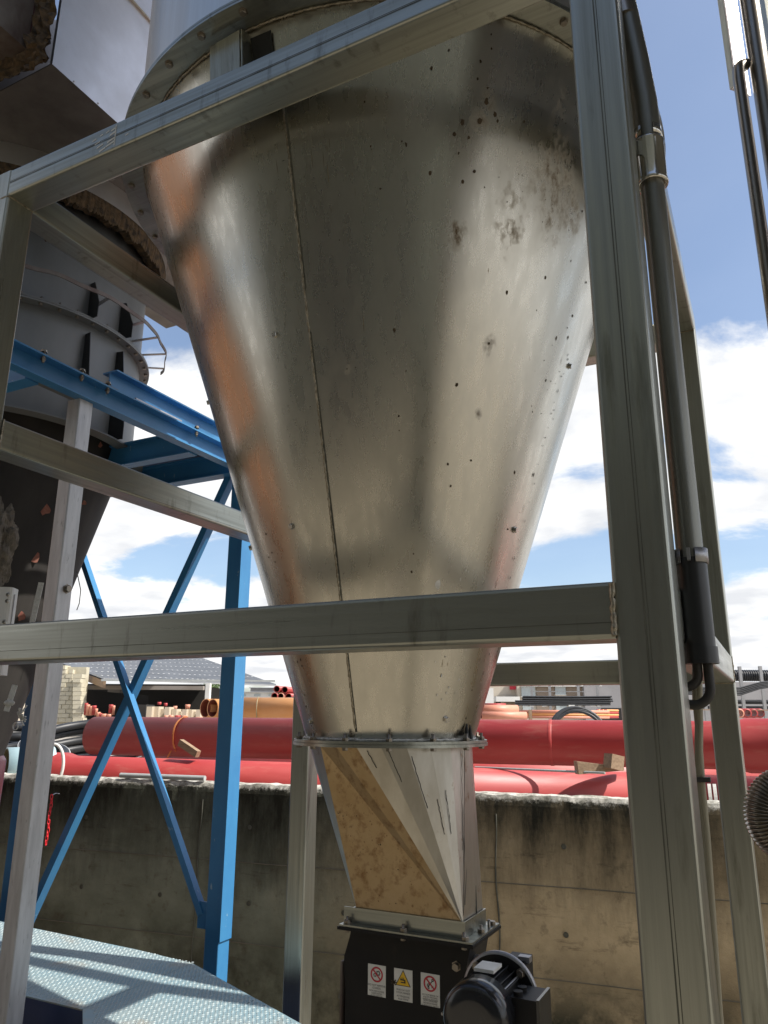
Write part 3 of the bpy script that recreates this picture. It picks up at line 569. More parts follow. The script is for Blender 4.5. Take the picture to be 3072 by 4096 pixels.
# ================================================================== ROTARY FEEDER + GEARMOTOR
fd = thing('rotary_feeder', 'black rotary feeder with three warning stickers and a glossy gearmotor', 'feeder', (-.93, 1.0, 0))
m = MB(); m.prism([(fA[0]-.004, fA[1]-.004, 1.664), (fA[2]+.004, fA[1]-.004, 1.664), (fA[2]+.004, fA[3]+.004, 1.664), (fA[0]-.004, fA[3]+.004, 1.664)], (0, 0, .0085)); part('top_flange', m, 'black', fd)
FY = .93
m = MB()
body = [(-1.122, 1.664), (-1.128, 1.635), (-1.146, 1.58), (-1.148, 1.54), (-1.140, 1.50), (-1.140, 1.16), (-1.09, 1.06), (-.80, 1.06), (-.752, 1.16), (-.752, 1.50), (-.748, 1.58), (-.736, 1.635), (-.728, 1.664)]
m.prism([(x, FY, z) for x, z in body], (0, .165, 0)); part('housing', m, 'black', fd)
m = MB(); m.box((-1.156, FY-.006, 1.08), (-1.150, FY+.12, 1.565)); part('side_guard', m, 'rusty', fd)
m = MB(); m.box((-1.05, FY+.02, .25), (-.83, FY+.15, 1.06)); part('outlet_duct', m, 'black', fd)
m = MB(); m.box((-1.2, FY-.08, 0), (-.7, FY+.25, .25)); part('blower_base', m, 'black', fd)
for x_, y_ in ((-1.12, .9), (-.93, .9), (-.738, .9), (-.722, 1.0), (-.722, 1.07)):
    inst('flange_bolt', THRU, fd, frame((x_, y_, 1.663), (0, 0, -1)) @ Matrix.Scale(.8, 4))
for z_ in (1.60, 1.46): inst('housing_bolt', BOLT, fd, frame((-.775, FY-.001, z_), (0, -1, 0)))
m = MB(); m.tube([(-.80, FY, 1.49), (-.80, FY-.05, 1.49)], .004, 8); part('grease_pin', m, 'alu', fd)
m = MB(); m.box((-.7475, .985, 1.607), (-.7455, 1.035, 1.627)); part('side_label', m, 'yellow', fd)
m = MB(); m.box((-.7455, .990, 1.614), (-.7448, 1.02, 1.620)); part('label_print', m, 's_blk', fd)
# stickers
def txt_obj(s, size, p, parent, mt='s_blk', sx=1.):
    cu = bpy.data.curves.new('lettering', 'FONT'); cu.body = s; cu.size = size; cu.align_x = 'CENTER'; cu.resolution_u = 2
    tmp = bpy.data.objects.new('lettering', cu); COL.objects.link(tmp)
    dg = bpy.context.evaluated_depsgraph_get(); me = bpy.data.meshes.new_from_object(tmp.evaluated_get(dg)); bpy.data.objects.remove(tmp)
    me.materials.clear(); me.materials.append(M[mt]); me.name = 'lettering'
    mw = Matrix.Translation(V(p)) @ Matrix.Rotation(R(90), 4, 'X') @ Matrix.Diagonal((sx, 1, 1, 1)); return inst('lettering', me, parent, mw)
def rect(m, x0, z0, x1, z1, y): m.add([(x0, y, z0), (x1, y, z0), (x1, y, z1), (x0, y, z1)], [(0, 1, 2, 3)])
def annulus(m, x, z, r0, r1, y, n_=40):
    P = [(x+r*math.cos(2*math.pi*k/n_), y, z+r*math.sin(2*math.pi*k/n_)) for r in (r0, r1) for k in range(n_)]
    m.add(P, [(k, (k+1) % n_, n_+(k+1) % n_, n_+k) for k in range(n_)])
def segm(m, x, z, x2, z2, w_, y):
    d = V((x2-x, z2-z)).normalized(); nx, nz = -d.y*w_/2, d.x*w_/2; m.add([(x+nx, y, z+nz), (x2+nx, y, z2+nz), (x2-nx, y, z2-nz), (x-nx, y, z-nz)], [(0, 1, 2, 3)])
SW, SH, ZS = .060, .084, 1.486
texts = [(('DO NOT REMOVE\nGUARDS', 'NON RIMUOVERE\nI DISPOSITIVI\nDI SICUREZZA'), 'white sticker with red ring over gear wheels, DO NOT REMOVE GUARDS'),
         (('WATCH OUT\nYOUR HANDS', 'ATTENZIONE\nALLE MANI'), 'white sticker with yellow crushed hand triangle, WATCH OUT YOUR HANDS'),
         (('DO NOT REPAIR OR\nADJUST MACHINE\nWHILE IN MOTION', 'NON RIPARARE\nNE REGISTRARE\nDURANTE IL MOTO'), 'white sticker with red ring over spanner, DO NOT REPAIR')]
for i, x0 in enumerate((-1.062, -.974, -.887)):
    y = FY-.0012; xc = x0+SW/2
    m = MB(); m.box((x0, y, ZS), (x0+SW, FY-.0002, ZS+SH)); st = part('warning_sticker', m, 'sticker', fd, label=texts[i][1])
    zc_ = ZS+.058; m = MB(); mk = MB()
    if i != 1:
        annulus(m, xc, zc_, .0162, .0208, y-.0006); segm(m, xc-.0125, zc_+.0125, xc+.0125, zc_-.0125, .0042, y-.0009)
        if i == 0:
            annulus(mk, xc-.006, zc_-.002, .0025, .0045, y-.0004, 12); annulus(mk, xc+.005, zc_+.004, .0035, .006, y-.0004, 12)
            for k in range(8):
                t = k*math.pi/4
                segm(mk, xc+.005+.0055*math.cos(t), zc_+.004+.0055*math.sin(t), xc+.005+.0078*math.cos(t), zc_+.004+.0078*math.sin(t), .002, y-.0004)
                segm(mk, xc-.006+.004*math.cos(t), zc_-.002+.004*math.sin(t), xc-.006+.006*math.cos(t), zc_-.002+.006*math.sin(t), .0015, y-.0004)
        else:
            segm(mk, xc-.008, zc_-.009, xc+.008, zc_+.009, .0026, y-.0004); annulus(mk, xc+.008, zc_+.010, .0018, .0042, y-.0004, 12)
            annulus(mk, xc-.006, zc_-.004, .002, .0044, y-.0004, 12); annulus(mk, xc-.005, zc_-.011, .0012, .003, y-.0004, 12); segm(mk, xc+.004, zc_-.010, xc+.010, zc_-.006, .002, y-.0004)
        part('red_ring', m, 's_red', st); part('pictogram', mk, 's_blk', st)
    else:
        mk.add([(xc-.025, y-.0004, zc_-.0185), (xc+.025, y-.0004, zc_-.0185), (xc, y-.0004, zc_+.0245)], [(0, 1, 2)]); part('triangle_edge', mk, 's_blk', st)
        m.add([(xc-.0218, y-.0008, zc_-.0168), (xc+.0218, y-.0008, zc_-.0168), (xc, y-.0008, zc_+.0205)], [(0, 1, 2)]); part('triangle', m, 's_yel', st)
        mk = MB(); rect(mk, xc-.009, zc_-.004, xc+.005, zc_-.0005, y-.0012); rect(mk, xc-.007, zc_-.0105, xc+.008, zc_-.0075, y-.0012); rect(mk, xc+.004, zc_-.009, xc+.008, zc_-.001, y-.0012)
        for k in range(3): segm(mk, xc-.008+k*.004, zc_-.0012, xc-.006+k*.004, zc_+.0035, .0016, y-.0012)
        part('pictogram', mk, 's_blk', st)
        mk = MB()
        for k in range(7): segm(mk, xc-.030, zc_-.012, xc-.030+.010*math.cos(k*.9), zc_-.012+.009*math.sin(k*.9), .003, y-.0016)
        part('mud_blob', mk, 'dirt', st)
    txt_obj(texts[i][0][0], .0072 if i < 2 else .0056, (xc, y-.0006, ZS+.0265), st)
    txt_obj(texts[i][0][1], .0062 if i != 1 else .0068, (xc, y-.0006, ZS+(.0115 if i != 1 else .010)), st)
# gearmotor, axis parallel to Y
MX, MZ, YC = -.592, 1.598, .565
def yl(prof, n_=48, smooth=True):    # lathe about the motor axis; profile (r, y)
    m = MB(); ax = Matrix(((1, 0, 0, MX), (0, 0, 1, 0), (0, -1, 0, MZ), (0, 0, 0, 1))); m.lathe([(r, y) for r, y in prof], n=n_, smooth=smooth, axis=ax); return m
mo = part('motor_body', yl([(.066, YC+.07), (.066, YC+.21), (.0, YC+.21)]), 'black', fd)
part('fan_cowl', yl([(0, YC), (.045, YC), (.070, YC+.003), (.079, YC+.011), (.083, YC+.025), (.083, YC+.075), (.080, YC+.076), (.066, YC+.076)]), 'gloss_black', mo)
for k in range(26):
    t = 2*math.pi*k/26; c_, s_ = math.cos(t), math.sin(t); m = MB()
    nrm = V((c_, 0, s_)); td = V((-s_, 0, c_)); P = [V((MX, YC+.08, MZ))+nrm*.064-td*.0013, V((MX, YC+.08, MZ))+nrm*.064+td*.0013, V((MX, YC+.08, MZ))+nrm*.080+td*.001, V((MX, YC+.08, MZ))+nrm*.080-td*.001]
    m.prism(P, (0, .12, 0)); part('cooling_fin', m, 'black', mo)
part('mounting_disc', yl([(.066, YC+.205), (.099, YC+.205), (.102, YC+.208), (.102, YC+.216), (.099, YC+.219), (.05, YC+.219)], 64), 'alu', mo)
part('disc_face', yl([(.05, YC+.2035), (.095, YC+.2035)], 64), 'black', mo)
for k in range(4):
    t = R(45+90*k); inst('disc_bolt', THRU, mo, frame((MX+.085*math.cos(t), YC+.2, MZ+.085*math.sin(t)), (0, -1, 0)) @ Matrix.Scale(.85, 4))
m = MB(); m.box((MX-.030, YC+.10, MZ+.079), (MX+.022, YC+.165, MZ+.087)); part('rating_plate', m, 'sticker', mo)
m = MB(); m.box((MX+.066, YC+.085, MZ-.085), (MX+.132, YC+.185, MZ+.040)); m.box((MX+.045, YC+.10, MZ-.05), (MX+.078, YC+.17, MZ+.03)); tb = part('terminal_box', m, 'black', mo)
m = MB(); m.box((MX+.1325, YC+.083, MZ-.088), (MX+.140, YC+.187, MZ+.043)); part('box_lid', m, 'gloss_black', tb)
for q in (.105, .14):
    m = MB(); m.tube([(MX+.082, YC+q, MZ+.039), (MX+.082, YC+q, MZ+.050)], .012, 12); part('cable_gland', m, 'black', tb)
m = MB(); m.add([(MX+.1408, YC+.12, MZ-.06), (MX+.1408, YC+.15, MZ-.06), (MX+.1408, YC+.135, MZ-.03)], [(0, 1, 2)]); part('shock_sign', m, 'yellow', tb)
m = MB(); m.tube([(MX+.052, YC+.07, MZ+.052), (MX+.052, YC+.21, MZ+.052)], .003, 6); part('tie_rod', m, 'alu', mo)
# worm gearbox behind the disc
gb = MB(); gb.box((MX-.055, YC+.222, MZ-.07), (MX+.045, YC+.335, MZ+.052)); gb.box((MX-.05, YC+.336, MZ-.05), (MX+.01, YC+.48, MZ+.03)); gbx = part('gearbox', gb, 'black', fd)
for x_, z_ in ((-.045, .0525), (.032, .0525)):
    for y_ in (.235, .315):
        m = MB(); m.box((MX+x_-.014, YC+y_, MZ+z_), (MX+x_+.018, YC+y_+.024, MZ+z_+.014)); part('mounting_lug', m, 'alu', gbx)
m = MB(); m.box((MX-.05, YC+.25, MZ+.0525), (MX+.04, YC+.254, MZ+.06)); m.box((MX-.05, YC+.30, MZ+.0525), (MX+.04, YC+.304, MZ+.06)); part('web_rib', m, 'black', gbx)
m = MB(); m.tube([(MX-.055, YC+.43, MZ), (-.748, YC+.43, MZ)], .022, 14); part('drive_shaft', m, 'alu', gbx)
m = MB(); m.lathe([(0, .02), (.012, .018), (.016, 0)], n=12, axis=frame((MX+.046, YC+.27, MZ+.02), (1, 0, 0))); part('breather_plug', m, 'alu', gbx)

# ================================================================== CONDUIT ON THE RIGHT POST
cd_ = thing('cable_conduit', 'dark steel cable conduit clipped behind the right front post with polished sleeve', 'conduit', (.021, .15, 2.4))
m = MB(); m.tube([(.021, .15, 2.56), (.021, .15, 3.47)], .0245, 24); part('conduit_tube', m, 'conduit', cd_)
m = MB(); P = [(.021, .15, 3.22), (.022, .15, 3.36), (.023, .15, 3.50), (.021, .15, 3.60), (.014, .15, 3.70), (.004, .15, 3.80), (-.008, .15, 3.92), (-.02, .15, 4.05)]
P = [(.022, .15, 3.46), (.023, .15, 3.53), (.022, .15, 3.62), (.014, .15, 3.74), (.002, .15, 3.88), (-.012, .15, 4.02), (-.03, .15, 4.18)]
m.tube(P, .0275, 24); part('bent_tube', m, 'conduit', cd_)
m = MB(); m.tube([(-.004, .15, 3.86), (-.03, .15, 4.14), (-.06, .15, 4.5)], .0335, 24); part('upper_sleeve', m, 'pipe_ss', cd_)
m = MB(); m.lathe([(.0245, 3.408), (.0325, 3.405), (.0335, 3.41), (.0325, 3.415), (.032, 3.42), (.032, 3.505), (.0335, 3.51), (.0325, 3.515), (.027, 3.515)], (.0215, .15), 40); part('polished_sleeve', m, 'chrome', cd_)
m = MB(); m.lathe([(.0295, 3.52), (.0305, 3.52), (.0305, 3.545), (.0295, 3.545)], (.0215, .15), 32, -60, 250); part('hose_clip', m, 'chrome', cd_)
m = MB(); m.box((-.006, .095, 3.475), (.0, .155, 3.51)); part('clip_bracket', m, 'steel_z', cd_)
m = MB(); m.tube([(.0215, .15, 2.395), (.0215, .15, 2.585)], .0275, 28); part('lower_cuff', m, 'blackpl', cd_)
m = MB(); m.tube([(.0215, .15, 2.392), (.0215, .15, 2.422)], .0305, 28); part('end_cap', m, 'blackpl', cd_)
m = MB(); m.lathe([(.0285, 2.575), (.031, 2.575), (.031, 2.602), (.0285, 2.602)], (.0215, .15), 32, -70, 240); m.box((.018, .112, 2.577), (.024, .124, 2.600)); m.box((-.012, .103, 2.575), (-.004, .158, 2.602)); part('pipe_clamp', m, 'alu', cd_)
for dx, z1_, r_ in ((.006, 2.352, .0085), (.030, 2.320, .0085)):
    m = MB(); P = []
    x0 = .0215-.012+dx*.75
    for i in range(9): t = i/8*math.pi/2; rad = .022 if dx < .02 else .03; P.append((x0-rad+rad*math.cos(t), .15, z1_+rad-rad*math.sin(t)))
    P = [(x0, .15, 2.395)]+P+[(-.03, .15, z1_+.003), (-.09, .155, z1_+.012)]
    m.tube(P, r_, 14); part('cable_hose', m, 'rubber', cd_)
for dx, mt_, lb in ((-7, mat('olive_cable', (.17, .15, .10), (.22, .2, .14), rough=.5, scale=(30, 30, 5)), 'olive cable hanging from the conduit cap down to the floor'), (7, M['olive2'], 'pale olive cable strapped to the darker one behind the right front post')):
    P = [py_(px+dx*(1 if k not in (3, 4) else .4), py, .2) for k, (px, py) in enumerate(((2800, 2560), (2788, 2700), (2790, 2800), (2796, 2900), (2795, 3000), (2800, 3130), (2822, 3370), (2838, 3600), (2869, 4049)))]
    P.append(V((P[-1].x, .2, .02))); m = MB(); m.tube(P, .0062, 10); solo('hanging_cable', m, mt_, lb, 'cable', loc=(P[-1].x, .2, 0))
p = py_(2811, 3118, .2); m = MB(); m.box((p.x-.013, .19, p.z-.004), (p.x+.013, .21, p.z+.004)); solo('cable_tie', m, 'rubber', 'black tie round the two hanging cables', 'tie', loc=p)

# vertical stainless pipes at the right edge
dR = 2.4
def vline(px, py, d, z0, z1): p = at(px, py, d); return (p.x, p.y, z0), (p.x, p.y, z1)
t = thing('exhaust_pipe', 'wide stainless pipe rising along the right edge of the picture', 'pipe', vline(2997, 0, dR, 0, 1)[0])
a, b = vline(2997, 0, dR, .0, 6.5); m = MB(); m.tube([a, b], .034, 28); part('pipe_tube', m, 'pipe_ss', t)
a, b = vline(2956, 309, dR, 0, 4.73); t = thing('elbow_pipe', 'slimmer stainless pipe ending in an elbow beside the wide one', 'pipe', (a[0], a[1], 0))
P = [a, (b[0], b[1], 4.70)]+[(b[0]+.035*(1-math.cos(q)), b[1]+.03*(1-math.cos(q)), 4.73+.05*math.sin(q)) for q in (.3, .6, .9, 1.2, 1.5)]
m = MB(); m.tube(P, .0225, 24); part('pipe_tube', m, 'pipe_ss', t)
p = at(2925, 120, dR+.06); t = thing('cable_tray', 'flat pale metal tray fixed behind the stainless pipes', 'tray', (p.x, p.y, 4.72))
Ml = Matrix.Translation((p.x, p.y, 0)) @ Matrix.Rotation(YROT+.35, 4, 'Z')
m = MB(); m.box((-.042, 0, 4.70), (.055, .006, 6.5), Ml); part('tray_web', m, 'duct', t)
m = MB(); m.box((-.046, -.02, 4.70), (-.0425, .006, 6.5), Ml); part('tray_edge', m, 'steel_z', t)
p = at(3095, 100, dR+.1); t = thing('support_channel', 'rust tinted steel channel at the upper right corner', 'channel', (p.x, p.y, 0)); Ml = Matrix.Translation((p.x, p.y, 0)) @ Matrix.Rotation(YROT, 4, 'Z')
m = MB(); m.box((-.035, -.02, 0), (.06, .03, 6.5), Ml); part('channel_web', m, 'steel_z', t)
# corrugated hose bend
hc = at(3165, 3262, 1.62); t = thing('flexible_hose', 'bent corrugated metal hose at the lower right edge', 'hose', (hc.x, hc.y, hc.z-.3))
m = MB(); n_ = 240; P = []
for i in range(n_+1):
    q = R(75+ (285-75)*i/n_); P.append(hc+Rh*(.058*math.cos(q))+V((0, 0, 1))*(.058*math.sin(q)))
P = [hc+Rh*.35+V((0, 0, .056))+Rh*(-.335*i/60) for i in range(60)]+P+[hc+Rh*(.015+.335*i/60)+V((0, 0, -.056)) for i in range(1, 60)]
NP = len(P)
m.sweep(lambda u: [((.032+.0035*math.sin(u*(NP-1)*1.05))*math.cos(2*math.pi*k/20), (.032+.0035*math.sin(u*(NP-1)*1.05))*math.sin(2*math.pi*k/20)) for k in range(20)], P, True)
part('hose_bend', m, 'flex', t)

# ================================================================== SECOND SILO
SX, SY = -4.29, 1.71
s2 = thing('second_silo', 'grey painted silo with dark cone carried on blue steelwork', 'silo', (SX, SY, 0))
def sp(az, r, z): return V((SX+r*math.cos(R(az)), SY+r*math.sin(R(az)), z))
m = MB(); m.lathe([(.85, 3.97), (.85, 4.655), (.845, 4.67), (.845, 5.55), (0, 5.58)], (SX, SY), 128); part('cylinder_wall', m, 'grey_paint', s2)
m = MB(); m.lathe([(.28, 2.05), (.82, 4.05), (.80, 4.2)], (SX, SY), 128); cn2 = part('cone', m, 'dark_cone', s2)
m = MB(); m.lathe([(.28, 2.05), (.29, 2.04), (.30, 2.02), (.285, 1.2), (.285, .3), (0, .3)], (SX, SY), 64); part('lower_spout', m, mat('maroon_spout', (.07, .022, .03), (.11, .03, .04), rough=.35, metal=.4, scale=(5, 5, 2)), s2)
m = MB(); m.lathe([(.85, 4.648), (.915, 4.648), (.915, 4.658), (.85, 4.658)], (SX, SY), 160, smooth=False); part('ring_flange', m, 'grey_paint', s2)
m = MB(); m.lathe([(.85, 4.662), (.912, 4.662), (.912, 4.672), (.85, 4.672)], (SX, SY), 160, smooth=False); part('ring_flange', m, 'grey_paint', s2)
for k in range(30): inst('flange_bolt', THRU, s2, frame(sp(-90+k*7, .89, 4.647), (0, 0, -1)))
m = MB(); m.lathe([(.84, 3.955), (.93, 3.955), (.93, 3.965), (.84, 3.965)], (SX, SY), 128, smooth=False); part('base_ring', m, 'grey_paint', s2)
for az in (-80, -43, -7, 11):        # gusset plates above and below the ring
    t_ = V((-math.sin(R(az)), math.cos(R(az)), 0))*.004
    for z0, z1, w0, w1 in ((4.675, 4.935, .10, .035), (3.967, 4.58, .11, .05)):
        m = MB(); m.prism([sp(az, .846, z0), sp(az, .85+w0, z0), sp(az, .85+w0, z0+.10), sp(az, .85+w1, z1), sp(az, .846, z1)], t_); part('gusset', m, 'blackpl', s2)
# handrail hoop held off the shell
HZ = 4.79; hr = 1.02
m = MB(); m.sweep([(-.003, -.013), (.003, -.013), (.003, .013), (-.003, .013)], [sp(a, hr+.012*noise.noise(V((a*.12, 1, 2))), HZ+.012*noise.noise(V((a*.1, 5, 2)))) for a in range(-62, 60, 2)], up=V((0, 0, 1))); part('cable_hoop', m, 'rusty', s2)
for a in (-43, -6, 12, 24, 38, 52): m = MB(); m.sweep([(-.012, -.002), (.012, -.002), (.012, .002), (-.012, .002)], [sp(a, .846, HZ-.03), sp(a, hr, HZ-.005)]); part('hoop_arm', m, 'alu', s2)
P0 = sp(-37, 1.03, HZ); m = MB(); m.prism([P0+V((-.02, -.02, .01)), P0+V((.02, .015, .01)), P0+V((.03, .03, -.13)), P0+V((.005, .01, -.14))], (.003, -.003, 0)); part('torn_tape', m, 'white_strap', s2)
m = MB(); m.tube([P0+V((.01, .0, -.14)), P0+V((-.01, -.02, -.20)), P0+V((-.03, -.03, -.26)), P0+V((-.02, -.02, -.33))], .0035, 6); part('torn_thread', m, 'white_strap', s2)
# ragged insulation jacket above
m = MB(); jn = 520; vs = []
for i in range(jn+1):
    a = -130+i*(190/jn); q = .05*noise.noise(V((a*.23, 2, 3)))+.03*noise.noise(V((a*.9, 2, 3)))+.02*noise.noise(V((a*2.3, 2, 3)))
    for r_, z_ in ((.86, 5.40), (.90, 5.36+q), (.955, 5.35+q), (.965, 5.42+q*.4), (.96, 5.9)): vs.append(sp(a, r_+.005*noise.noise(V((a*.9, z_*9, 1))), z_))
m.add(vs, [(i*5+j, (i+1)*5+j, (i+1)*5+j+1, i*5+j+1) for i in range(jn) for j in range(4)]); part('insulation_rim', m, 'wool', s2)
m = MB(); m.lathe([(.967, 5.47), (.97, 6.6)], (SX, SY), 96, -130, 60); part('jacket_sheet', m, 'duct', s2)
m = MB()                                     # torn insulation hanging at the near side
for i in range(7):
    c = sp(-36+i*1.1, .98+.01*i, 5.3-.045*i); r_ = .045
    m.add([c+V((x, y, z))*r_*(1+.5*noise.noise(V((x*3+i, y*3, z*3)))) for x, y, z in ((1, 0, 0), (0, 1, 0), (-1, 0, 0), (0, -1, 0), (0, 0, 1.4), (0, 0, -1.4), (.7, .7, .5), (-.7, .7, -.5))], [(0, 1, 4), (1, 2, 4), (2, 3, 4), (3, 0, 4), (1, 0, 5), (2, 1, 5), (3, 2, 5), (0, 3, 5), (0, 6, 1), (1, 7, 2)])
part('insulation_shred', m, 'wool', s2, kind='stuff')
# tatters, patches and wires on the dark cone
for (px, py, r_) in ((180, 2040, .035), (140, 2230, .035), (85, 2465, .03), (400, 1780, .02), (335, 2010, .02)):
    o = CAM; d = (Fw*FPX + Rt*(px-1536) - Up*(py-2048)).normalized(); best = None
    for i in range(400):
        q = o+d*(3+i*.01); rr_ = math.hypot(q.x-SX, q.y-SY)
        if rr_ < .28+(q.z-2.05)*.27: best = q-d*.012; break
    if best:
        m = MB(); n_ = 9; sx = d.cross(V((0, 0, 1))).normalized(); sy = V((0, 0, 1))
        m.add([best+sx*r_*math.cos(6.283*k/n_)*random.uniform(.5, 1)+sy*r_*math.sin(6.283*k/n_)*random.uniform(.6, 1.3) for k in range(n_)], [tuple(range(n_))]); part('rust_patch', m, mat('rust_patch', (.22, .07, .05), (.3, .14, .1), rough=.9, scale=(50, 50, 50)) if 'rust_patch' not in M else M['rust_patch'], s2)
m = MB(); p = at(308, 2285, 4.55); m.tube([p, p+V((.02, 0, -.05)), p+V((.05, 0, -.12)), p+V((.05, 0, -.2)), p+V((.035, 0, -.24))], .0028, 6); part('loose_wire', m, 'rubber', s2)
for (px, py, dx) in ((165, 2330, 0), (60, 2740, 1)):
    a = at(px, py, 3.95); b = at(px-45, py+200, 3.95) if not dx else at(px-35, py+105, 3.95)
    m = MB(); m.sweep([(-.014, -.002), (.014, -.002), (.014, .002), (-.014, .002)], [a, a.lerp(b, .5), b], up=-Fh); part('webbing_strap', m, 'white_strap', s2)
p = at(38, 2812, 3.95); m = MB(); m.lathe([(0, 0), (.028, 0), (.028, .006), (0, .006)], n=10, axis=frame(p, -Fh) @ Matrix.Diagonal((.55, 1, 1, 1))); part('clamp_plate', m, 'white_strap', s2)
m = MB()
for k in range(16):
    q = at(75, 2862, 3.9); m.tube([q, q+V((random.uniform(.0, .06), random.uniform(-.02, .02), random.uniform(-.05, .05)))], .004, 5)
part('frayed_end', m, 'white_strap', s2, kind='stuff')
m = MB(); a = at(62, 2905, 3.9); m.tube([a+V((.018*math.cos(6.283*k/16), 0, .018*math.sin(6.283*k/16))) for k in range(16)], .003, 6, closed=True); part('wire_loop', m, 'white_strap', s2)

# white enclosure and insulation lump at the left edge (in front of the dark cone)
p = at(0, 2440, 2.95)
t = thing('white_junction_box', 'white metal junction box at the left edge with screwed lid', 'box', (p.x, p.y, p.z-.12)); Ml = Matrix.Translation(p) @ Matrix.Rotation(YROT+.1, 4, 'Z')
m = MB(); m.rbar(Ml @ V((-.07, 0, -.25)), Ml @ V((-.07, 0, .085)), .08, .24, .018, up=Ml.to_3x3() @ V((1, 0, 0))); part('enclosure', m, 'pvc', t)
m = MB(); m.tube([Ml @ V((.051, -.01, .06)), Ml @ V((.051, -.01, -.2))], .004, 8); part('lid_edge', m, 'alu', t)
for z_ in (.055, .03, -.05): inst('lid_screw', STUD, t, frame(Ml @ V((.038, -.042, z_)), -Fh) @ Matrix.Scale(.7, 4))
m = MB(); bm = bmesh.new(); bmesh.ops.create_icosphere(bm, subdivisions=5, radius=1)
c = at(-18, 2200, 3.0)
for v_ in bm.verts:
    q = v_.co; f_ = 1+.30*noise.noise(q*2.2)+.16*noise.noise(q*6)+.10*noise.noise(q*15); m.v.append(c+Rh*q.x*.065*f_+Fh*q.y*.08*f_+V((0, 0, 1))*q.z*.185*f_)
m.f = [tuple(v_.index for v_ in f_.verts) for f_ in bm.faces]; m.sm = [False]*len(m.f); bm.free()
solo('insulation_lump', m, 'lagging', 'crumbling grey brown insulation lump above the white box at the left edge', 'insulation', loc=(c.x, c.y, c.z-.18))

# ================================================================== BLUE STEELWORK AND GALVANISED POST
bs = thing('blue_steelwork', 'blue painted steel stand with crossed braces carrying the dark cone silo', 'stand', (-2.84, 2.48, 0))
def ibeam(a, b, hgt, wdt, tf=.009, tw=.007, up=V((0, 0, 1))):
    h2, w2 = hgt/2, wdt/2
    pr = [(-w2, -h2), (w2, -h2), (w2, -h2+tf), (tw/2, -h2+tf), (tw/2, h2-tf), (w2, h2-tf), (w2, h2), (-w2, h2), (-w2, h2-tf), (-tw/2, h2-tf), (-tw/2, -h2+tf), (-w2, -h2+tf)]
    return MB().sweep(pr, [a, b], up=up)
def channel(a, b, hgt, wdt, side=1, tf=.008, up=V((0, 0, 1))):
    h2 = hgt/2; w_ = wdt*side; pr = [(0, -h2), (w_, -h2), (w_, -h2+tf), (tf*side, -h2+tf), (tf*side, h2-tf), (w_, h2-tf), (w_, h2), (0, h2)]
    return MB().sweep(pr, [a, b], up=up)
m = MB(); m.rbar((-2.843, 2.479, 0), (-2.843, 2.479, 3.825), .1, .1, .006, up=V((0, 1, 0))); part('post', m, 'blue', bs)
m = MB(); m.rbar((-2.841, 2.477, 0), (-2.841, 2.477, 1.05), .092, .092, .006, up=V((0, 1, 0)))
m = MB(); m.box((-2.795, 2.425, 1.07), (-2.782, 2.530, 3.8)); part('cover_plate', m, 'blue', bs)
m = MB(); m.rbar((-4.60, 2.50, 0), (-4.60, 2.50, 3.95), .09, .09, .006, up=V((0, 1, 0))); part('post', m, 'blue', bs)
part('main_beam', channel((-2.85, -1.2, 3.89), (-2.85, 2.60, 3.89), .12, .065, 1), 'blue', bs)
part('upper_beam', ibeam((-3.02, 1.45, 4.10), (-3.02, 2.75, 4.10), .14, .11), 'blue', bs)
m = MB(); m.rbar((-2.925, 1.55, 4.0), (-2.925, 1.93, 4.0), .045, .055, .005); part('packing_tube', m, 'alu', bs)
part('cross_beam', ibeam((-2.86, 2.44, 3.90), (-4.9, 2.44, 3.90), .15, .085), 'blue', bs)
part('cross_beam', ibeam((-2.86, 2.0, 3.90), (-4.9, 2.0, 3.90), .15, .075), 'blue', bs)
part('cross_beam', ibeam((-2.86, .85, 3.90), (-4.9, .85, 3.90), .15, .075), 'blue', bs)
m = MB(); m.box((-4.9, 2.0, 3.985), (-3.05, 2.44, 3.99)); part('floor_plate', m, 'navy', bs)
m = MB(); m.box((-3.12, .9, 3.952), (-2.80, 1.32, 3.962)); part('support_plate', m, 'grey_paint', bs)
m = MB(); m.box((-2.955, 1.05, 3.99), (-2.90, 1.5, 4.0)); part('support_plate', m, 'blue', bs)
part('brace', channel((-2.92, 2.455, 1.20), (-4.56, 2.455, 4.0), .045, .04, 1, .005, up=V((0, 1, 0))), 'blue', bs)
part('brace', channel((-2.88, 2.49, 3.92), (-4.50, 2.49, .72), .06, .05, -1, .005, up=V((0, 1, 0))), 'blue', bs)
m = MB(); m.box((-2.96, 2.44, 1.12), (-2.893, 2.452, 1.26)); part('gusset_plate', m, 'blue', bs)
for y_ in (.85, 1.08, 1.25, 1.95, 2.35): inst('beam_bolt', THRU, bs, frame((-2.80, y_, 3.965), (0, 0, 1)) @ Matrix.Scale(1.2, 4)); inst('beam_bolt', BOLT, bs, frame((-2.80, y_, 3.93), (0, 0, -1)))
gp = thing('galvanised_post', 'spangled galvanised box post under the blue beam at the left', 'post', (-2.857, 1.14, 0))
m = MB(); m.rbar((-2.857, 1.14, .01), (-2.857, 1.14, 3.828), .086, .086, .006, up=V((0, 1, 0))); part('post_tube', m, 'galv', gp)
m = MB(); m.box((-2.94, 1.06, 0), (-2.77, 1.22, .01)); part('foot_plate', m, 'galv', gp)
inst('side_bolt', BOLT, gp, frame((-2.812, 1.15, 2.87), (1, 0, 0)) @ Matrix.Scale(1.6, 4))
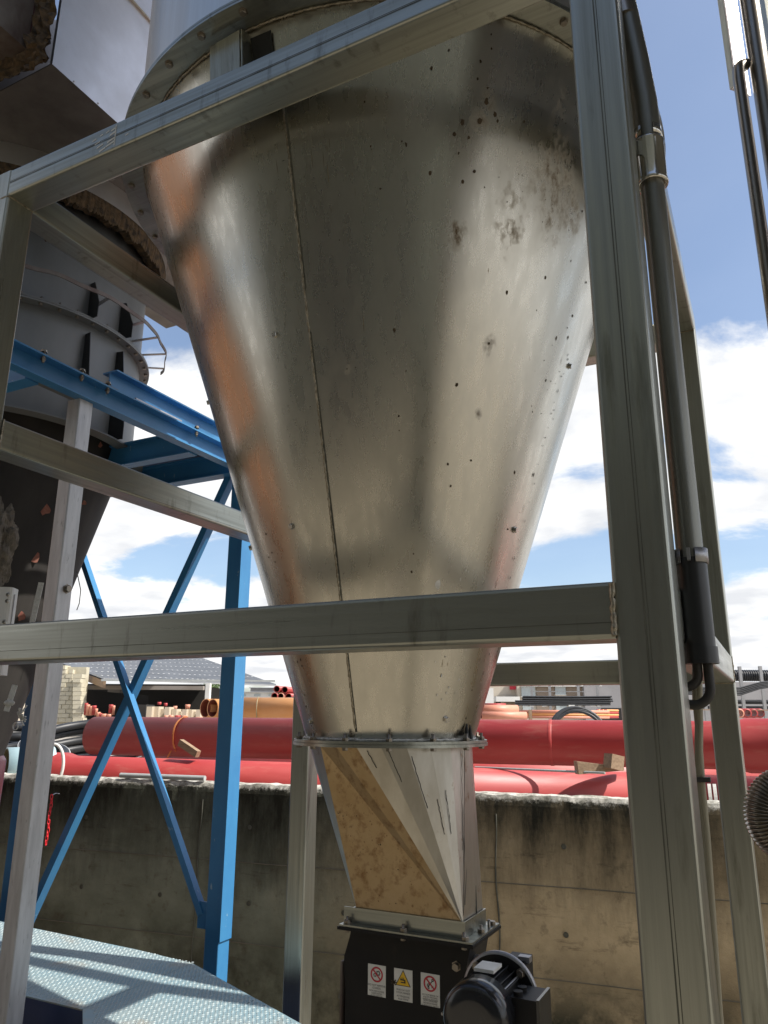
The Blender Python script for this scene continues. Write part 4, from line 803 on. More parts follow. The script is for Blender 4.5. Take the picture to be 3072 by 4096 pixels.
# duct over the second silo
du = thing('inlet_duct', 'large sheet metal duct with torn brown insulation at its open end', 'duct', (-3.5, 1.2, 5.61))
xa, xb, ya, yb, za, zb_ = -4.35, -2.9, .745, 3.2, 5.61, 6.50
m = MB(); m.add([(xb, ya, za), (xb, yb, za), (xb, yb, zb_), (xb, ya, zb_)], [(0, 1, 2, 3)]); m.add([(xb-.02, ya, za), (xb-.02, yb, za), (xb-.02, yb, zb_), (xb-.02, ya, zb_)], [(0, 1, 2, 3)]); part('side_sheet', m, 'duct', du)
m = MB(); m.prism([(xa, ya, za), (xb-.001, ya, za), (xb-.001, 1.93, za), (-3.66, 1.01, za), (xa, .9, za)], (0, 0, .01)); part('bottom_sheet', m, 'duct_shade', du)
m = MB(); m.prism([(xa, ya+.05, za+.011), (xb-.03, ya+.05, za+.011), (xb-.03, yb, za+.011), (xa, yb, za+.011)], (0, 0, .005)); part('liner', m, 'duct_shade', du)
m = MB(); m.add([(xb+.001, ya, zb_), (xb+.001, yb, zb_), (xb-.05, yb, zb_+.8), (xb-.05, ya, zb_+.8)], [(0, 1, 2, 3)]); part('upper_sheet', m, 'duct', du)
m = MB(); m.box((xb-.004, ya, zb_-.004), (xb+.012, yb, zb_+.010)); part('folded_seam', m, 'chrome', du)
for i in range(6): inst('rivet', STUD, du, frame((xb+.001, ya+.14+i*.17, za+.012), (1, 0, 0)) @ Matrix.Scale(.5, 4))
m = MB(); nx_, nz_ = 60, 8; vs = []           # insulation on the open front
def wv(u, v_, dep): return .03*noise.noise(V((u*9, v_*9, dep)))+.02*noise.noise(V((u*25, v_*25, 3)))
for i in range(nx_+1):
    for j in range(nz_+1):
        u = i/nx_; x = xa+(xb-.01-xa)*u; z = za+.01+.16*j/nz_; vs.append((x, ya-.03+wv(u*1.4, j/nz_, 1)*1.5, z))
m.add(vs, [(i*(nz_+1)+j, (i+1)*(nz_+1)+j, (i+1)*(nz_+1)+j+1, i*(nz_+1)+j+1) for i in range(nx_) for j in range(nz_)])
vs = []
for i in range(nx_+1):
    for j in range(nz_+1):
        u = i/nx_; z = za+.01+(zb_+.7-za)*u; x = xb-.01-.17*j/nz_; vs.append((x, ya-.03+wv(u*1.4, j/nz_, 7)*1.5, z))
m.add(vs, [(i*(nz_+1)+j, (i+1)*(nz_+1)+j, (i+1)*(nz_+1)+j+1, i*(nz_+1)+j+1) for i in range(nx_) for j in range(nz_)])
part('insulation_edge', m, 'wool', du)
m = MB(); m.box((xa, ya-.28, za+.17), (xb-.20, ya+.02, 7.2)); part('inner_duct', m, 'rusty', du)
m = MB(); m.box((xb-.205, ya-.285, za+.165), (xb-.185, ya-.27, 7.2)); part('inner_angle', m, 'steel_z', du)
m = MB(); m.box((xb-.2, ya-.02, za+.17), (xb-.17, ya+.02, 7.2)); part('dark_gap', m, mat('dark_red_gap', (.05, .01, .012), rough=.8), du)

# ================================================================== CHEQUER PLATE PLATFORM
ZP = 1.10; pl = thing('tread_plate_platform', 'pale blue grey tread plate platform at lower left with rusty smears', 'platform', (-3, 1.7, 0))
def far(x): return 2.045-.03*(x+3.4)/.8 if x < -2.61 else 1.99-(x+2.61)*.44
edges_x = [-6.2, -5.3, -4.5, -3.9, -3.415, -3.02, -2.61, -2.04, -1.5]
def near(x): return 1.30 if x < -2.55 else 1.30-(x+2.55)*1.0
for a, b in zip(edges_x, edges_x[1:]):
    m = MB(); g_ = .004; m.prism([(a+g_, near(a), ZP-.006), (b, near(b), ZP-.006), (b, far(b), ZP-.006), (a+g_, far(a), ZP-.006)], (0, 0, .006)); part('tread_plate', m, 'tread', pl)
m = MB(); iy = 0; y = .25
while y < 2.05:
    x = -4.6+(.0105 if iy % 2 else 0)
    while x < -1.5:
        if near(x)+.01 < y < far(x)-.01:
            al = (int(round((x+10)/.021))+iy) % 2; l, w_ = (.0082, .0030); c_, s_ = (math.cos(.78), math.sin(.78)) if al else (math.cos(-.78), math.sin(-.78))
            P = [(x+l*c_, y+l*s_, ZP), (x-w_*s_, y+w_*c_, ZP), (x-l*c_, y-l*s_, ZP), (x+w_*s_, y-w_*c_, ZP)]; tp = [(p[0]*.6+x*.4, p[1]*.6+y*.4, ZP+.0022) for p in P]
            m.add(P+tp, [(0, 1, 5, 4), (1, 2, 6, 5), (2, 3, 7, 6), (3, 0, 4, 7), (4, 5, 6, 7)])
        x += .021
    y += .0105*1.4; iy += 1
part('tread_lozenge', m, 'tread_top', pl, kind='stuff')
m = MB(); m.prism([(-6.2, 1.301, 0), (-2.56, 1.301, 0), (-1.5, .251, 0), (-1.5, .29, 0), (-2.55, 1.33, 0), (-6.2, 1.33, 0)], (0, 0, ZP-.007)); part('front_skirt', m, 'navy', pl)
m = MB(); m.prism([(-6.2, 1.93, 0), (-2.61, 1.93, 0), (-1.52, 1.45, 0), (-1.52, 1.42, 0), (-2.61, 1.90, 0), (-6.2, 1.90, 0)], (0, 0, ZP-.007)); part('rear_skirt', m, 'navy', pl)
for i, (pp, r_, mt, lb) in enumerate(([[(-2.05, 1.75, .55), (-1.7, 1.9, .50), (-1.2, 2.0, .46), (-.7, 2.2, .46)], .035, 'rubber', 'thick dark hose running on the floor behind the feeder'],
                                      [[(-2.0, 2.5, .62), (-1.6, 2.6, .60), (-1.1, 2.7, .55), (-.6, 2.9, .5)], .018, 'grey_pvc', 'thin grey hose running behind the thick dark one'])):
    m = MB(); m.tube([V(p)-V((0, 0, .0)) for p in pp]+[V(pp[-1])+V((.1, .05, -.45))], r_, 12); solo('floor_hose', m, mt, lb, 'hose', loc=(pp[0][0], pp[0][1], 0))
# red chain
ch = thing('red_chain', 'red plastic chain hanging beside the galvanised post', 'chain', (-4.2, 2.40, 1.75))
LK = MB(); LK.tube([(.0075*math.cos(q), 0, .0075*math.sin(q)+(.008 if math.sin(q) > 0 else -.008)) for q in [2*math.pi*k/14 for k in range(14)]], .0032, 6, closed=True); lk = LK.mesh('chain_link'); lk.materials.append(M['chain'])
for i in range(12): inst('chain_link', lk, ch, Matrix.Translation((-4.205+.004*math.sin(i), 2.40, 1.765-i*.0255)) @ Matrix.Rotation(R(90*(i % 2)+20), 4, 'Z'))
m = MB(); m.tube([(-4.205, 2.40, 1.775), (-4.205, 2.43, 1.785), (-4.205, 2.46, 1.78)], .003, 6); part('hook', m, 'alu', ch)

# ================================================================== PIPES ON THE YARD
def pipe_line(p, q, r, mt, bore, name, label, group, sock=None, th=.012, n_=48):
    p, q = V(p), V(q); d = (q-p).normalized(); t = thing(name, label, 'pipe', ((p.x+q.x)/2, (p.y+q.y)/2, min(p.z, q.z)-r), math.atan2(d.y, d.x), group)
    L_ = (q-p).length; A = frame(p, d)
    pr = [(r-th, 0), (r, 0), (r, L_), (r-th, L_)]
    if sock == 'start': pr = [(r*1.04, 0), (r*1.16, 0), (r*1.17, .02), (r*1.12, .035), (r*1.13, .26), (r, .36), (r, L_), (r-th, L_)]
    if sock == 'end': pr = [(r-th, 0), (r, 0), (r, L_-.36), (r*1.13, L_-.26), (r*1.12, L_-.035), (r*1.17, L_-.02), (r*1.16, L_), (r*1.04, L_)]
    m = MB(); m.lathe(pr, n=n_, axis=A); part('pipe_shell', m, mt, t)
    m = MB(); m.lathe([(r-th, 0.0), (r-th-.001, L_)], n=n_, axis=A); part('pipe_bore', m, bore, t); return t, A, L_
RG = 'big brick red drain pipes stacked behind the wall'
def up(x): return V((x, 6.092+.176*x, 2.064))
def lo(x, z=1.702): return V((x, 4.772+.0982*x, z))
pu, Au, Lu = pipe_line(up(-6.58), up(.14), .2, 'pvc_red', 'pvc_red_in', 'drain_pipe', 'upper brick red drain pipe with its socket at the right, strapped', RG, 'end')
plw, Al, Ll = pipe_line(lo(-6.36), lo(-.87), .2, 'pvc_red', 'pvc_red_in', 'drain_pipe', 'lower left brick red drain pipe with its socket at the left end', RG, 'start')
pr_, Ar, Lr = pipe_line(lo(-.80), lo(5.2), .2, 'pvc_red', 'pvc_red_in', 'drain_pipe', 'lower right brick red drain pipe with two white bars', RG)
pipe_line((-6.3, 5.5, 1.702), (.0, 6.62, 1.702), .2, 'pvc_red', 'pvc_red_in', 'drain_pipe', 'rear brick red drain pipe hidden under the upper one', RG)
pipe_line(up(.24)+V((0, 0, 0)), up(5.8), .2, 'pvc_red', 'pvc_red_in', 'drain_pipe', 'upper right brick red drain pipe beyond the big socket', RG)
m = MB()
def pipe_front(x, th, z0=1.702, r=.2012): c = lo(x, z0); return c+V((.098*r*math.cos(th), -r*math.cos(th), r*math.sin(th)))
for px in (2822, 2843):
    x_ = py_(px, 3165, 4.57).x
    P = []
    for k in range(9):
        th_ = R(-8+k*7)
        for d_ in (0, .022): P.append(pipe_front(x_+d_, th_))
    m.add(P, [(2*k, 2*k+1, 2*k+3, 2*k+2) for k in range(8)])
part('white_bar', m, 'whitewash', pr_, kind='stuff')
# couplings and strap
m = MB(); m.lathe([(.2005, 4.9), (.204, 4.905), (.204, 4.93), (.2005, 4.935)], n=48, axis=Au); part('raised_ring', m, 'pvc_red', pu)  # low ring in the pipe's own red
P = []
for k in range(20):
    th_ = R(120-k*8.5)      # from the rear of the crown over the top and down the front
    c = up(-5.49+.002*k); P.append(c+V((0, -math.cos(th_)*.203, math.sin(th_)*.203)))
last = P[-1]; P.append(V((last.x-.04, last.y-.01, 1.96))); P.append(V((last.x-.14, last.y+.0, 1.80)))
m = MB(); m.sweep([(-.011, -.001), (.011, -.001), (.011, .0015), (-.011, .0015)], P, up=V((0, -1, 0))); solo('ratchet_strap', m, 'strap', 'thin orange strap over the upper red pipe', 'strap', loc=(P[10].x, P[10].y, 1.7))
# timber chocks
def chock(c, L_, w_, h_, rz, ry, label, taper=1.):
    t = MB(); Mx = Matrix.Translation(V(c)) @ Matrix.Rotation(rz, 4, 'Z') @ Matrix.Rotation(ry, 4, 'Y')
    vs = [Mx @ V(p) for p in ((-L_/2, -w_/2, -h_/2), (L_/2, -w_/2, -h_/2), (L_/2, w_/2, -h_/2), (-L_/2, w_/2, -h_/2), (-L_/2, -w_/2, h_/2), (L_/2, -w_/2, h_/2*taper), (L_/2, w_/2, h_/2*taper), (-L_/2, w_/2, h_/2))]
    t.add(vs, [(0, 3, 2, 1), (4, 5, 6, 7), (0, 1, 5, 4), (1, 2, 6, 5), (2, 3, 7, 6), (3, 0, 4, 7)]); return solo('timber_chock', t, 'timber', label, 'chock', 'timber chocks wedged between the red pipes', loc=c)
p = at(757, 2993, 7.15); chock(p, .24, .05, .058, YROT-.5, .42, 'short squared timber chock on the left lower red pipe')
p = at(2395, 3062, 5.75); chock(p, .34, .08, .09, YROT+.1, -.08, 'broken timber chock wedged under the upper pipe at right', -.5)
p = at(2455, 3048, 5.7); chock(p, .11, .09, .10, YROT+.4, .2, 'stubby split timber block beside the broken wedge')
m = MB(); m.tube([(-5.03, wally(-5.03)+.035, 1.78), (-4.18, wally(-4.18)+.03, 1.782)], .021, 16); solo('grey_tube', m, 'grey_pvc', 'short grey plastic tube lying on the wall coping', 'tube', loc=(-4.6, 3.85, 1.76))
m = MB(); m.tube([at(1900, 3069, 6.3), at(2420, 3092, 5.6)], .008, 8); solo('thin_rod', m, 'grey_pvc', 'thin grey rod lying along the top of the lower red pipe', 'rod', loc=(-1.8, 5, 1.9))
a = at(20, 3062, 7.55); pipe_line(a, a+Rh*.34+Fh*.25, .165, 'pvc_ltb', 'tan', 'water_pipe', 'pale blue pipe with tan bore at the far left behind the wall', None)
m = MB(); m.lathe([(.14, 0), (.175, 0), (.175, -.012), (.14, -.012)], n=48, axis=frame(a, V(a+Rh*.62+Fh*.28)-a)); 
a2 = at(208, 3062, 7.4); m = MB(); m.tube([a2+Rh*(.19*math.cos(q)*.55)+V((0, 0, .19*math.sin(q))) for q in [2*math.pi*k/40 for k in range(40)]], .014, 8, closed=True); solo('white_ring', m, 'whitewash', 'white seal ring leaning beside the lower red socket', 'ring', loc=(a2.x, a2.y, 1.5))

# coils of black pipe
def coil(c, R_, r_, nn, tilt, azi, gap, label, stripes=True, group='coils of black plastic pipe'):
    t = thing('pipe_coil', label, 'coil', (c.x, c.y, 1.5), group=group)
    for i in range(nn):
        Mx = Matrix.Translation(c+V((0, 0, gap*i))) @ Matrix.Rotation(azi, 4, 'Z') @ Matrix.Rotation(tilt, 4, 'X')
        rr = R_*(1+.02*math.sin(i*2.3)); off = V((.03*math.sin(i*1.7), .03*math.cos(i*2.1), 0))
        m = MB(); m.tube([Mx @ (V((rr*math.cos(2*math.pi*k/64), rr*math.sin(2*math.pi*k/64), 0))+off) for k in range(64)], r_, 10, closed=True); lp = part('coil_loop', m, 'coil', t)
        if stripes:
            m = MB(); m.tube([Mx @ (V(((rr+r_*.86)*math.cos(2*math.pi*k/64), (rr+r_*.86)*math.sin(2*math.pi*k/64), r_*.42))+off) for k in range(64)], r_*.17, 5, closed=True); part('white_stripe', m, 'stripe', lp)
c = at(372, 3020, 9.6); coil(V((c.x, c.y, 1.60)), .80, .05, 5, R(14), YROT, .10, 'striped black pipe coil between the galvanised post and the red pipe')
c = at(70, 3020, 9.2); coil(V((c.x, c.y, 1.58)), .55, .05, 3, R(18), YROT, .09, 'low striped coil of black pipe at the far left')
c = at(80, 2960, 10.4); coil(V((c.x, c.y, 1.56)), .36, .055, 6, R(2), YROT, .115, 'tall unstriped stack of black coil beside the galvanised post', False)
c = at(2320, 2975, 13.5); coil(V((c.x, c.y, 1.95)), .47, .03, 4, R(75), YROT, .0, 'upright black coil leaning behind the upper red pipe on the right', False)
c = at(1330, 2900, 11.5); coil(V((c.x-.6, c.y, 1.80)), .85, .035, 3, R(52), YROT, .05, 'black coil leaning against the orange pipes', False)

# orange pipes
OG = 'orange pipes in the yard'
def opipe(px, py, d, L_, r_, label, mt='pvc_or', bore='pvc_or_in', ang=0., grp=OG):
    a = at(px, py, d); q = Rh*math.cos(ang)+Fh*math.sin(ang); return pipe_line(a, a+q*L_, r_, mt, bore, 'plastic_pipe', label, grp, n_=32)
opipe(964, 2832, 11.6, 3.2, .155, 'front big orange pipe with twine bands', ang=.0)
opipe(850, 2833, 12.0, .9, .140, 'orange pipe mouth nearer to the blue post', ang=.85)
opipe(900, 2832, 12.1, .9, .140, 'orange pipe mouth half hidden by the blue post', ang=.8)
opipe(822, 2833, 12.2, .9, .145, 'leftmost big orange pipe mouth beside the blue post', ang=.85)
for i, d_ in enumerate((.25, .95, 1.6)):
    a = at(964, 2832, 11.6)+Rh*d_; m = MB(); m.lathe([(.156, 0), (.159, 0), (.159, .012), (.156, .012)], n=32, axis=frame(a, Rh))
    solo('twine_band', m, 'tan', ('left', 'middle', 'right')[i]+' twine band round the front big orange pipe', 'band', 'twine bands round the orange pipe', loc=a)
for i, (px, py, lb) in enumerate(((1107, 2756, 'upper left'), (1139, 2759, 'upper right'), (1098, 2784, 'lower left'), (1123, 2785, 'lower middle'), (1154, 2786, 'lower right'))):
    a = at(px, py, 14.5); pipe_line(a, a+Fh*3+Rh*.5, .064, 'pvc_sal' if i == 3 else 'pvc_red', 'pvc_red_in', 'plastic_pipe', lb+' dark red pipe mouth of the small pile above the orange pipes', 'pile of dark red pipe mouths', n_=24)
a = at(1090, 2800, 14.4); b = at(1240, 2800, 14.4)
t = thing('pipe_shelf', 'pale timber shelf holding the pile of dark red pipes', 'shelf', (a.x, a.y, 1.5)); m = MB(); m.prism([a, b, b+Fh*3.2, a+Fh*3.2], (0, 0, -.06)); part('deck', m, 'whitewash', t)
for q in (a+Rh*.1, b-Rh*.1, a+Rh*.1+Fh*3, b-Rh*.1+Fh*3): m = MB(); m.box((q.x-.05, q.y-.05, 1.5), (q.x+.05, q.y+.05, q.z-.06)); part('leg', m, 'timber', t)

# right-hand stock of pipes
SG = 'salmon and orange pipes stacked in timber frames'
for i, (px, py, d, L_, r_, ang, mt) in enumerate(((1925, 2838, 12.5, .62, .075, .25, 'pvc_sal'), (1925, 2862, 12.2, .72, .06, .1, 'pvc_sal'), (1940, 2820, 13.2, .35, .03, 0, 'pvc_red'))):
    opipe(px, py, d, L_, r_, ('slanting salmon pipe just right of the cone', 'lower salmon pipe just right of the cone', 'small red pipe end above the salmon pipes')[i], mt, 'pvc_or_in', ang, SG)
for i in range(3):
    for j in range(3):
        opipe(2068+j*2, 2846+i*11, 16.5+j*.35, 1.95, .028+.006*(i == 0), ('top', 'middle', 'bottom')[i]+' row '+('front', 'second', 'rear')[j]+' orange pipe in the timber frame', 'pvc_or' if (i+j) % 2 else 'pvc_sal', 'pvc_or_in', 0, SG)
for i, px in enumerate((2122, 2070, 2245)):
    a = at(px, 2870, 16.2); m = MB(); Mx = Matrix.Translation((a.x, a.y, 0)) @ Matrix.Rotation(YROT, 4, 'Z'); m.box((-.03, -.03, 1.5), (.03, .03, 2.42-.05*i), Mx)
    solo('timber_stake', m, 'timber', ('middle', 'left', 'right')[i]+' timber stake holding the orange pipe stack', 'stake', 'timber stakes of the orange pipe stack', loc=(a.x, a.y, 1.5))
for i in range(4):
    for j in range(6):
        a = at(2386+j*8, 2842+i*9, 16.9); m = MB(); m.lathe([(0, 0), (.018, 0), (.024, .02), (.024, .5)], n=10, axis=frame(a, Fh*.7+Rh*.7))
        solo('pipe_end', m, 'pvc_or' if (i+j) % 2 else 'pvc_red', ('topmost', 'second', 'third', 'lowest')[i]+' row of capped '+('orange' if (i+j) % 2 else 'red')+' pipe ends in the chequered bundle', 'pipe end', ('topmost', 'second', 'third', 'lowest')[i]+' row of '+('orange' if (i+j) % 2 else 'red')+' pipe ends', loc=a)

def yardbox(name, px0, px1, py0, py1, d, depth_, mt, label=None, cat=None, parent=None, group=None):
    a = at(px0, py1, d); b = at(px1, py1, d); top = at(px0, py0, d).z; L_ = (b-a).dot(Rh); Mx = Matrix.Translation((a.x, a.y, 0)) @ Matrix.Rotation(YROT, 4, 'Z')
    m = MB(); m.box((0, 0, a.z), (L_, depth_, top), Mx)
    if parent: return part(name, m, mt, parent)
    return solo(name, m, mt, label, cat, group, loc=(a.x, a.y, a.z))
# cantilever rack with bundles of black pipe
a = at(2265, 2830, 21); rk = thing('pipe_rack', 'grey cantilever rack with bundles of thin black pipe', 'rack', (a.x, a.y, 1.5))
for px in (2133, 2206, 2322, 2399): yardbox('rack_post', px-3.5, px+3.5, 2742, 2870, 21.6, .12, 'galv_rack', parent=rk)
yardbox('rack_rail', 2120, 2345, 2764, 2766.5, 21.6, .05, 'galv_rack', parent=rk)
for px in (2112, 2305, 2383, 2190): yardbox('rack_arm', px-1.5, px+1.5, 2803, 2825, 20.9, .03, 'alu', parent=rk)
for px in (2116, 2140, 2190, 2310, 2331, 2387, 2407): yardbox('arm_end', px-3, px+3, 2820, 2826, 20.7, .6, 'whitewash', parent=rk)
for px in (2112, 2160, 2255, 2330, 2404): yardbox('arm_end', px-4, px+4, 2741, 2745, 21.4, .1, 'whitewash', parent=rk)
for i in range(14):
    up_ = i < 7; px0 = (2088 if up_ else 2058)+random.uniform(0, 8); px1 = (2448 if up_ else 2450)+random.uniform(-12, 6); k = i % 7
    py = (2786+k*2.9) if up_ else (2804+k*2.5)
    m = MB(); a = at(px0, py, 20.6+.05*(k % 3)); b = at(px1, py+random.uniform(-1, 1), 20.6+.05*(k % 3)); m.tube([a, a.lerp(b, .5)+V((0, 0, -.012)), b], .021, 8)
    solo('thin_black_pipe', m, 'coil', ('upper' if up_ else 'lower')+' bundle of thin black pipe lying on the cantilever rack', 'pipe', 'upper bundle of thin black pipes' if up_ else 'lower bundle of thin black pipes', loc=a)
# far right: corrugated pipes and posts
cg = 'black corrugated pipes at the far right'
def corr(px0, px1, py0, py1, d, r_, label):
    a = at(px0, py0, d); b = at(px1, py1, d); L_ = (b-a).length; nn = int(L_/(r_*.42)); pr = []
    for i in range(nn*4+1): s_ = i/(nn*4); pr.append((r_*(1+(.07 if i % 4 in (1, 2) else -.09)), L_*s_))
    m = MB(); m.lathe(pr, n=20, axis=frame(a, b-a), smooth=False); t = solo('corrugated_pipe', m, 'coil', label, 'pipe', cg, loc=a); return t
corr(2560, 3500, 2699, 2706, 19, .13, 'thick black corrugated pipe high on the rack at far right')
corr(2560, 3500, 2806, 2810, 19, .05, 'slim grey black corrugated pipe low on the rack at far right')
for i, (px, pt) in enumerate(((2984, 2666), (3068, 2665), (2830, 2668))):
    a = at(px, 2900, 18.7); m = MB(); Mx = Matrix.Translation((a.x, a.y, 0)) @ Matrix.Rotation(YROT, 4, 'Z'); m.box((-.035, -.03, 1.5), (.035, .03, at(px, pt, 18.7).z), Mx)
    solo('rack_stanchion', m, 'galv_rack', ('middle', 'right', 'left')[i]+' grey stanchion in front of the corrugated pipe', 'stanchion', 'stanchions of the far right rack', loc=(a.x, a.y, 1.5))
for i in range(5):
    m = MB(); a = at(2600, 2750+i*6, 18.2); b = at(2960, 2752+i*7, 18.2); c2 = at(3120, 2722+i*5, 18.2); m.tube([a, b, b.lerp(c2, .5)+V((0, 0, .04)), c2], .018, 8)
    solo('drooping_pipe', m, 'coil', ('topmost', 'second', 'third', 'fourth', 'lowest')[i]+' thin black pipe drooping under the corrugated pipe', 'pipe', 'thin drooping pipes at the far right', loc=a)
yardbox('rack_board', 2550, 3300, 2822, 2834, 19.3, .4, 'coil', 'black rack beam under the slim corrugated pipe', 'beam')
for i, px in enumerate((2700, 2722, 2960, 2990, 3015, 3042)):
    a = at(px, 2853, 13+i*.1); m = MB(); m.lathe([(.055, 0), (.075, 0), (.08, .03), (.08, .25)], n=20, axis=frame(a, Fh)); t = solo('pipe_fitting', m, 'pvc_sal' if i in (0, 1, 2) else 'pvc_red', ('leftmost', 'second', 'third', 'fourth', 'fifth', 'rightmost')[i]+' round pipe fitting on the yard pallet at right', 'fitting', 'round fittings on the right yard pallet', loc=a)
yardbox('pallet_rail', 2640, 3200, 2836, 2840, 13.4, .1, 'timber', 'timber rail of the pallet holding round fittings at right', 'rail')

# ------------------------------------------------------------------ buildings far behind
D = 36; a = at(1940, 2880, D); b1 = thing('yard_office', 'beige and grey two storey yard building with white roller windows', 'building', (a.x, a.y, 1.5))
def bb(name, x0, x1, y0, y1, d, dep, mt): return yardbox(name, x0, x1, y0, y1, d, dep, mt, parent=b1)
bb('wall', 2075, 2345, 2690, 2895, D, 8, 'beige_b'); bb('wall', 2345, 2600, 2705, 2895, D-.4, 8, 'concrete_b'); bb('wall', 1925, 2072, 2700, 2895, D+.5, 8, 'beige_b')
bb('brown_panel', 2148, 2222, 2748, 2790, D-.06, .05, 'brown_p'); bb('brown_panel', 2266, 2343, 2748, 2790, D-.06, .05, 'brown_p'); bb('brown_panel', 2148, 2222, 2815, 2840, D-.06, .05, 'brown_p')
for (x0, x1, y0, y1) in ((2087, 2142, 2746, 2786), (2222, 2264, 2744, 2779), (2092, 2134, 2822, 2842), (2226, 2268, 2822, 2842)):
    f = bb('window', x0, x1, y0, y1, D-.12, .06, 'glass'); yardbox('sill', x0-2, x1+2, y1, y1+2, D-.2, .15, 'whitewash', parent=f)
bb('string_course', 2086, 2340, 2741, 2745, D-.25, .3, 'whitewash'); bb('string_course', 2340, 2600, 2700, 2706, D-.5, .3, 'whitewash')
bb('dark_doorway', 2410, 2490, 2832, 2895, D-.45, .05, 'dark_in'); bb('window', 1985, 2003, 2795, 2832, D+.4, .1, 'dark_in'); bb('window', 2020, 2068, 2810, 2835, D+.4, .1, 'brown_p')
bb('red_sign', 2040, 2070, 2744, 2758, D+.35, .1, 's_red'); bb('balcony', 1985, 2080, 2786, 2806, D-.6, 1, 'whitewash')
yardbox('white_tank', 1905, 1976, 2752, 2835, 30, 2.2, 'whitewash', 'plain white container just right of the cone', 'container')
a = at(2230, 2826, 22); t = yardbox('notice_board', 2276, 2300, 2820, 2838, 19.9, .02, 'sticker', 'white notice board with black marks among the racks', 'sign')
yardbox('boundary_wall', 2600, 3700, 2726, 2900, 34, .5, 'concrete_b', 'long grey concrete boundary wall behind the racks at right', 'wall')
for i, (x0, x1, y0, y1, d_, mt, lb) in enumerate(((820, 1260, 2768, 2895, 70, 'whitewash', 'long low pale warehouse far behind the orange pipes'), (1000, 1100, 2752, 2800, 85, 'concrete_b', 'small grey far warehouse gable'), (-400, 60, 2700, 2900, 60, 'beige_b', 'beige far building at the left edge'))):
    a = at(x0, y1, d_); t = thing('warehouse', lb, 'building', (a.x, a.y, 1.5)); yardbox('wall', x0, x1, y0, y1, d_, 12, mt, parent=t); yardbox('roof', x0-3, x1+3, y0-2.5, y0-.2, d_-.3, 13, 'roofsheet', parent=t)
    if i == 0:
        for k in range(6): yardbox('window', 900+k*58, 925+k*58, y0+9, y0+16, d_-.1, .08, 'glass', parent=t)

# ---- shed with corrugated roof
EL, ER, RL, RR_ = at(414, 2716, 27), at(1106, 2742, 31.5), at(165, 2622, 36), at(790, 2628, 41)
sh = thing('storage_shed', 'open storage shed with grey corrugated roof and tuff block walls', 'shed', (EL.x, EL.y, 1.5))
m = MB(); NR = 130; vs = []
nrm = (ER-EL).cross(RL-EL).normalized(); nrm = -nrm if nrm.z < 0 else nrm
for i in range(NR*2+1):
    u = i/(NR*2); a, b = EL.lerp(ER, u), RL.lerp(RR_, u); o_ = nrm*(.05 if i % 2 else 0); vs += [a+o_, b+o_, a-nrm*.03, b-nrm*.03]
m.add(vs, [f for i in range(NR*2) for f in ((4*i, 4*i+4, 4*i+5, 4*i+1), (4*i+2, 4*i+3, 4*i+7, 4*i+6), (4*i, 4*i+2, 4*i+6, 4*i+4))]); rf = part('roof', m, 'roofsheet', sh)
m = MB()
for k in range(7):
    for i in range(3, NR*2, 8):
        p = EL.lerp(ER, i/(NR*2)).lerp(RL.lerp(RR_, i/(NR*2)), .05+k*.15)+nrm*.075; m.add([p+Rh*.045, p+(RL-EL).normalized()*.09, p-Rh*.045, p-(RL-EL).normalized()*.09], [(0, 1, 2, 3)])
part('fixing_cap', m, 'whitewash', rf, kind='stuff')
def q3(px0, px1, py0, py1, d, dep, mt, name, par=sh): return yardbox(name, px0, px1, py0, py1, d, dep, mt, parent=par)
q3(300, 812, 2741, 2757, 28.3, .25, 'fascia', 'fascia_beam')
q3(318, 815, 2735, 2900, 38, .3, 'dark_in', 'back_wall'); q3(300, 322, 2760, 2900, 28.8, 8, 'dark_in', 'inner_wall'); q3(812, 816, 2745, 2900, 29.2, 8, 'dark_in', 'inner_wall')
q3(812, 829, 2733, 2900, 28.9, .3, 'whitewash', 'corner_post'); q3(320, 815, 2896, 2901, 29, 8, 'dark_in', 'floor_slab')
q3(418, 468, 2745, 2890, 33, .5, 'fascia', 'inner_pillar')
q3(404, 1100, 2716, 2724, 26.9, .05, 'grey_pvc', 'gutter')
m = MB(); a, b = EL+V((0, 0, -.05)), RL+V((0, 0, -.05)); m.prism([a, b, b-V((0, 0, .25)), a-V((0, 0, .25))], Rh*.1); part('barge_board', m, 'timber', sh)
# tuff block wall, block by block
bw = thing('block_wall', 'cream tuff block end wall of the shed', 'wall', tuple(at(230, 2900, 27.5)))
BM = {}
def block(x0, x1, y0, y1, d):
    a = at(x0+.7, y1-.7, d+random.uniform(-.03, .03)); b = at(x1-.7, y1-.7, d); top = at(x0, y0+.7, d).z; key = (round((b-a).length, 2), round(top-a.z, 2))
    Mx = Matrix.Translation(a) @ Matrix.Rotation(YROT, 4, 'Z')
    if key not in BM:
        mm_ = MB(); mm_.box((0, 0, 0), (max(key[0], .1), .5, key[1])); me = mm_.mesh('block'); me.materials.append(M['block']); BM[key] = me
    inst('block', BM[key], bw, Mx)
for r_ in range(13):
    y0 = 2660+r_*17.6; st_ = 0 if r_ % 2 else -14
    x = 185+st_
    while x < 285:
        w_ = 30; xe = min(x+w_, 288 if y0 > 2690 else 262)
        if y0 > 2665 or x < 255: block(x, xe, y0, y0+17.6, 27.6)
        x += w_
    if y0 > 2692: block(289, 325 - (3 if r_ % 2 else 0), y0, y0+17.6, 27.2)
m = MB(); a = at(180, 2898, 27.8); b = at(322, 2898, 27.8); m.prism([a, b, b+Fh*.3, a+Fh*.3], (0, 0, at(200, 2668, 27.8).z-a.z)); part('mortar_core', m, 'block', bw)
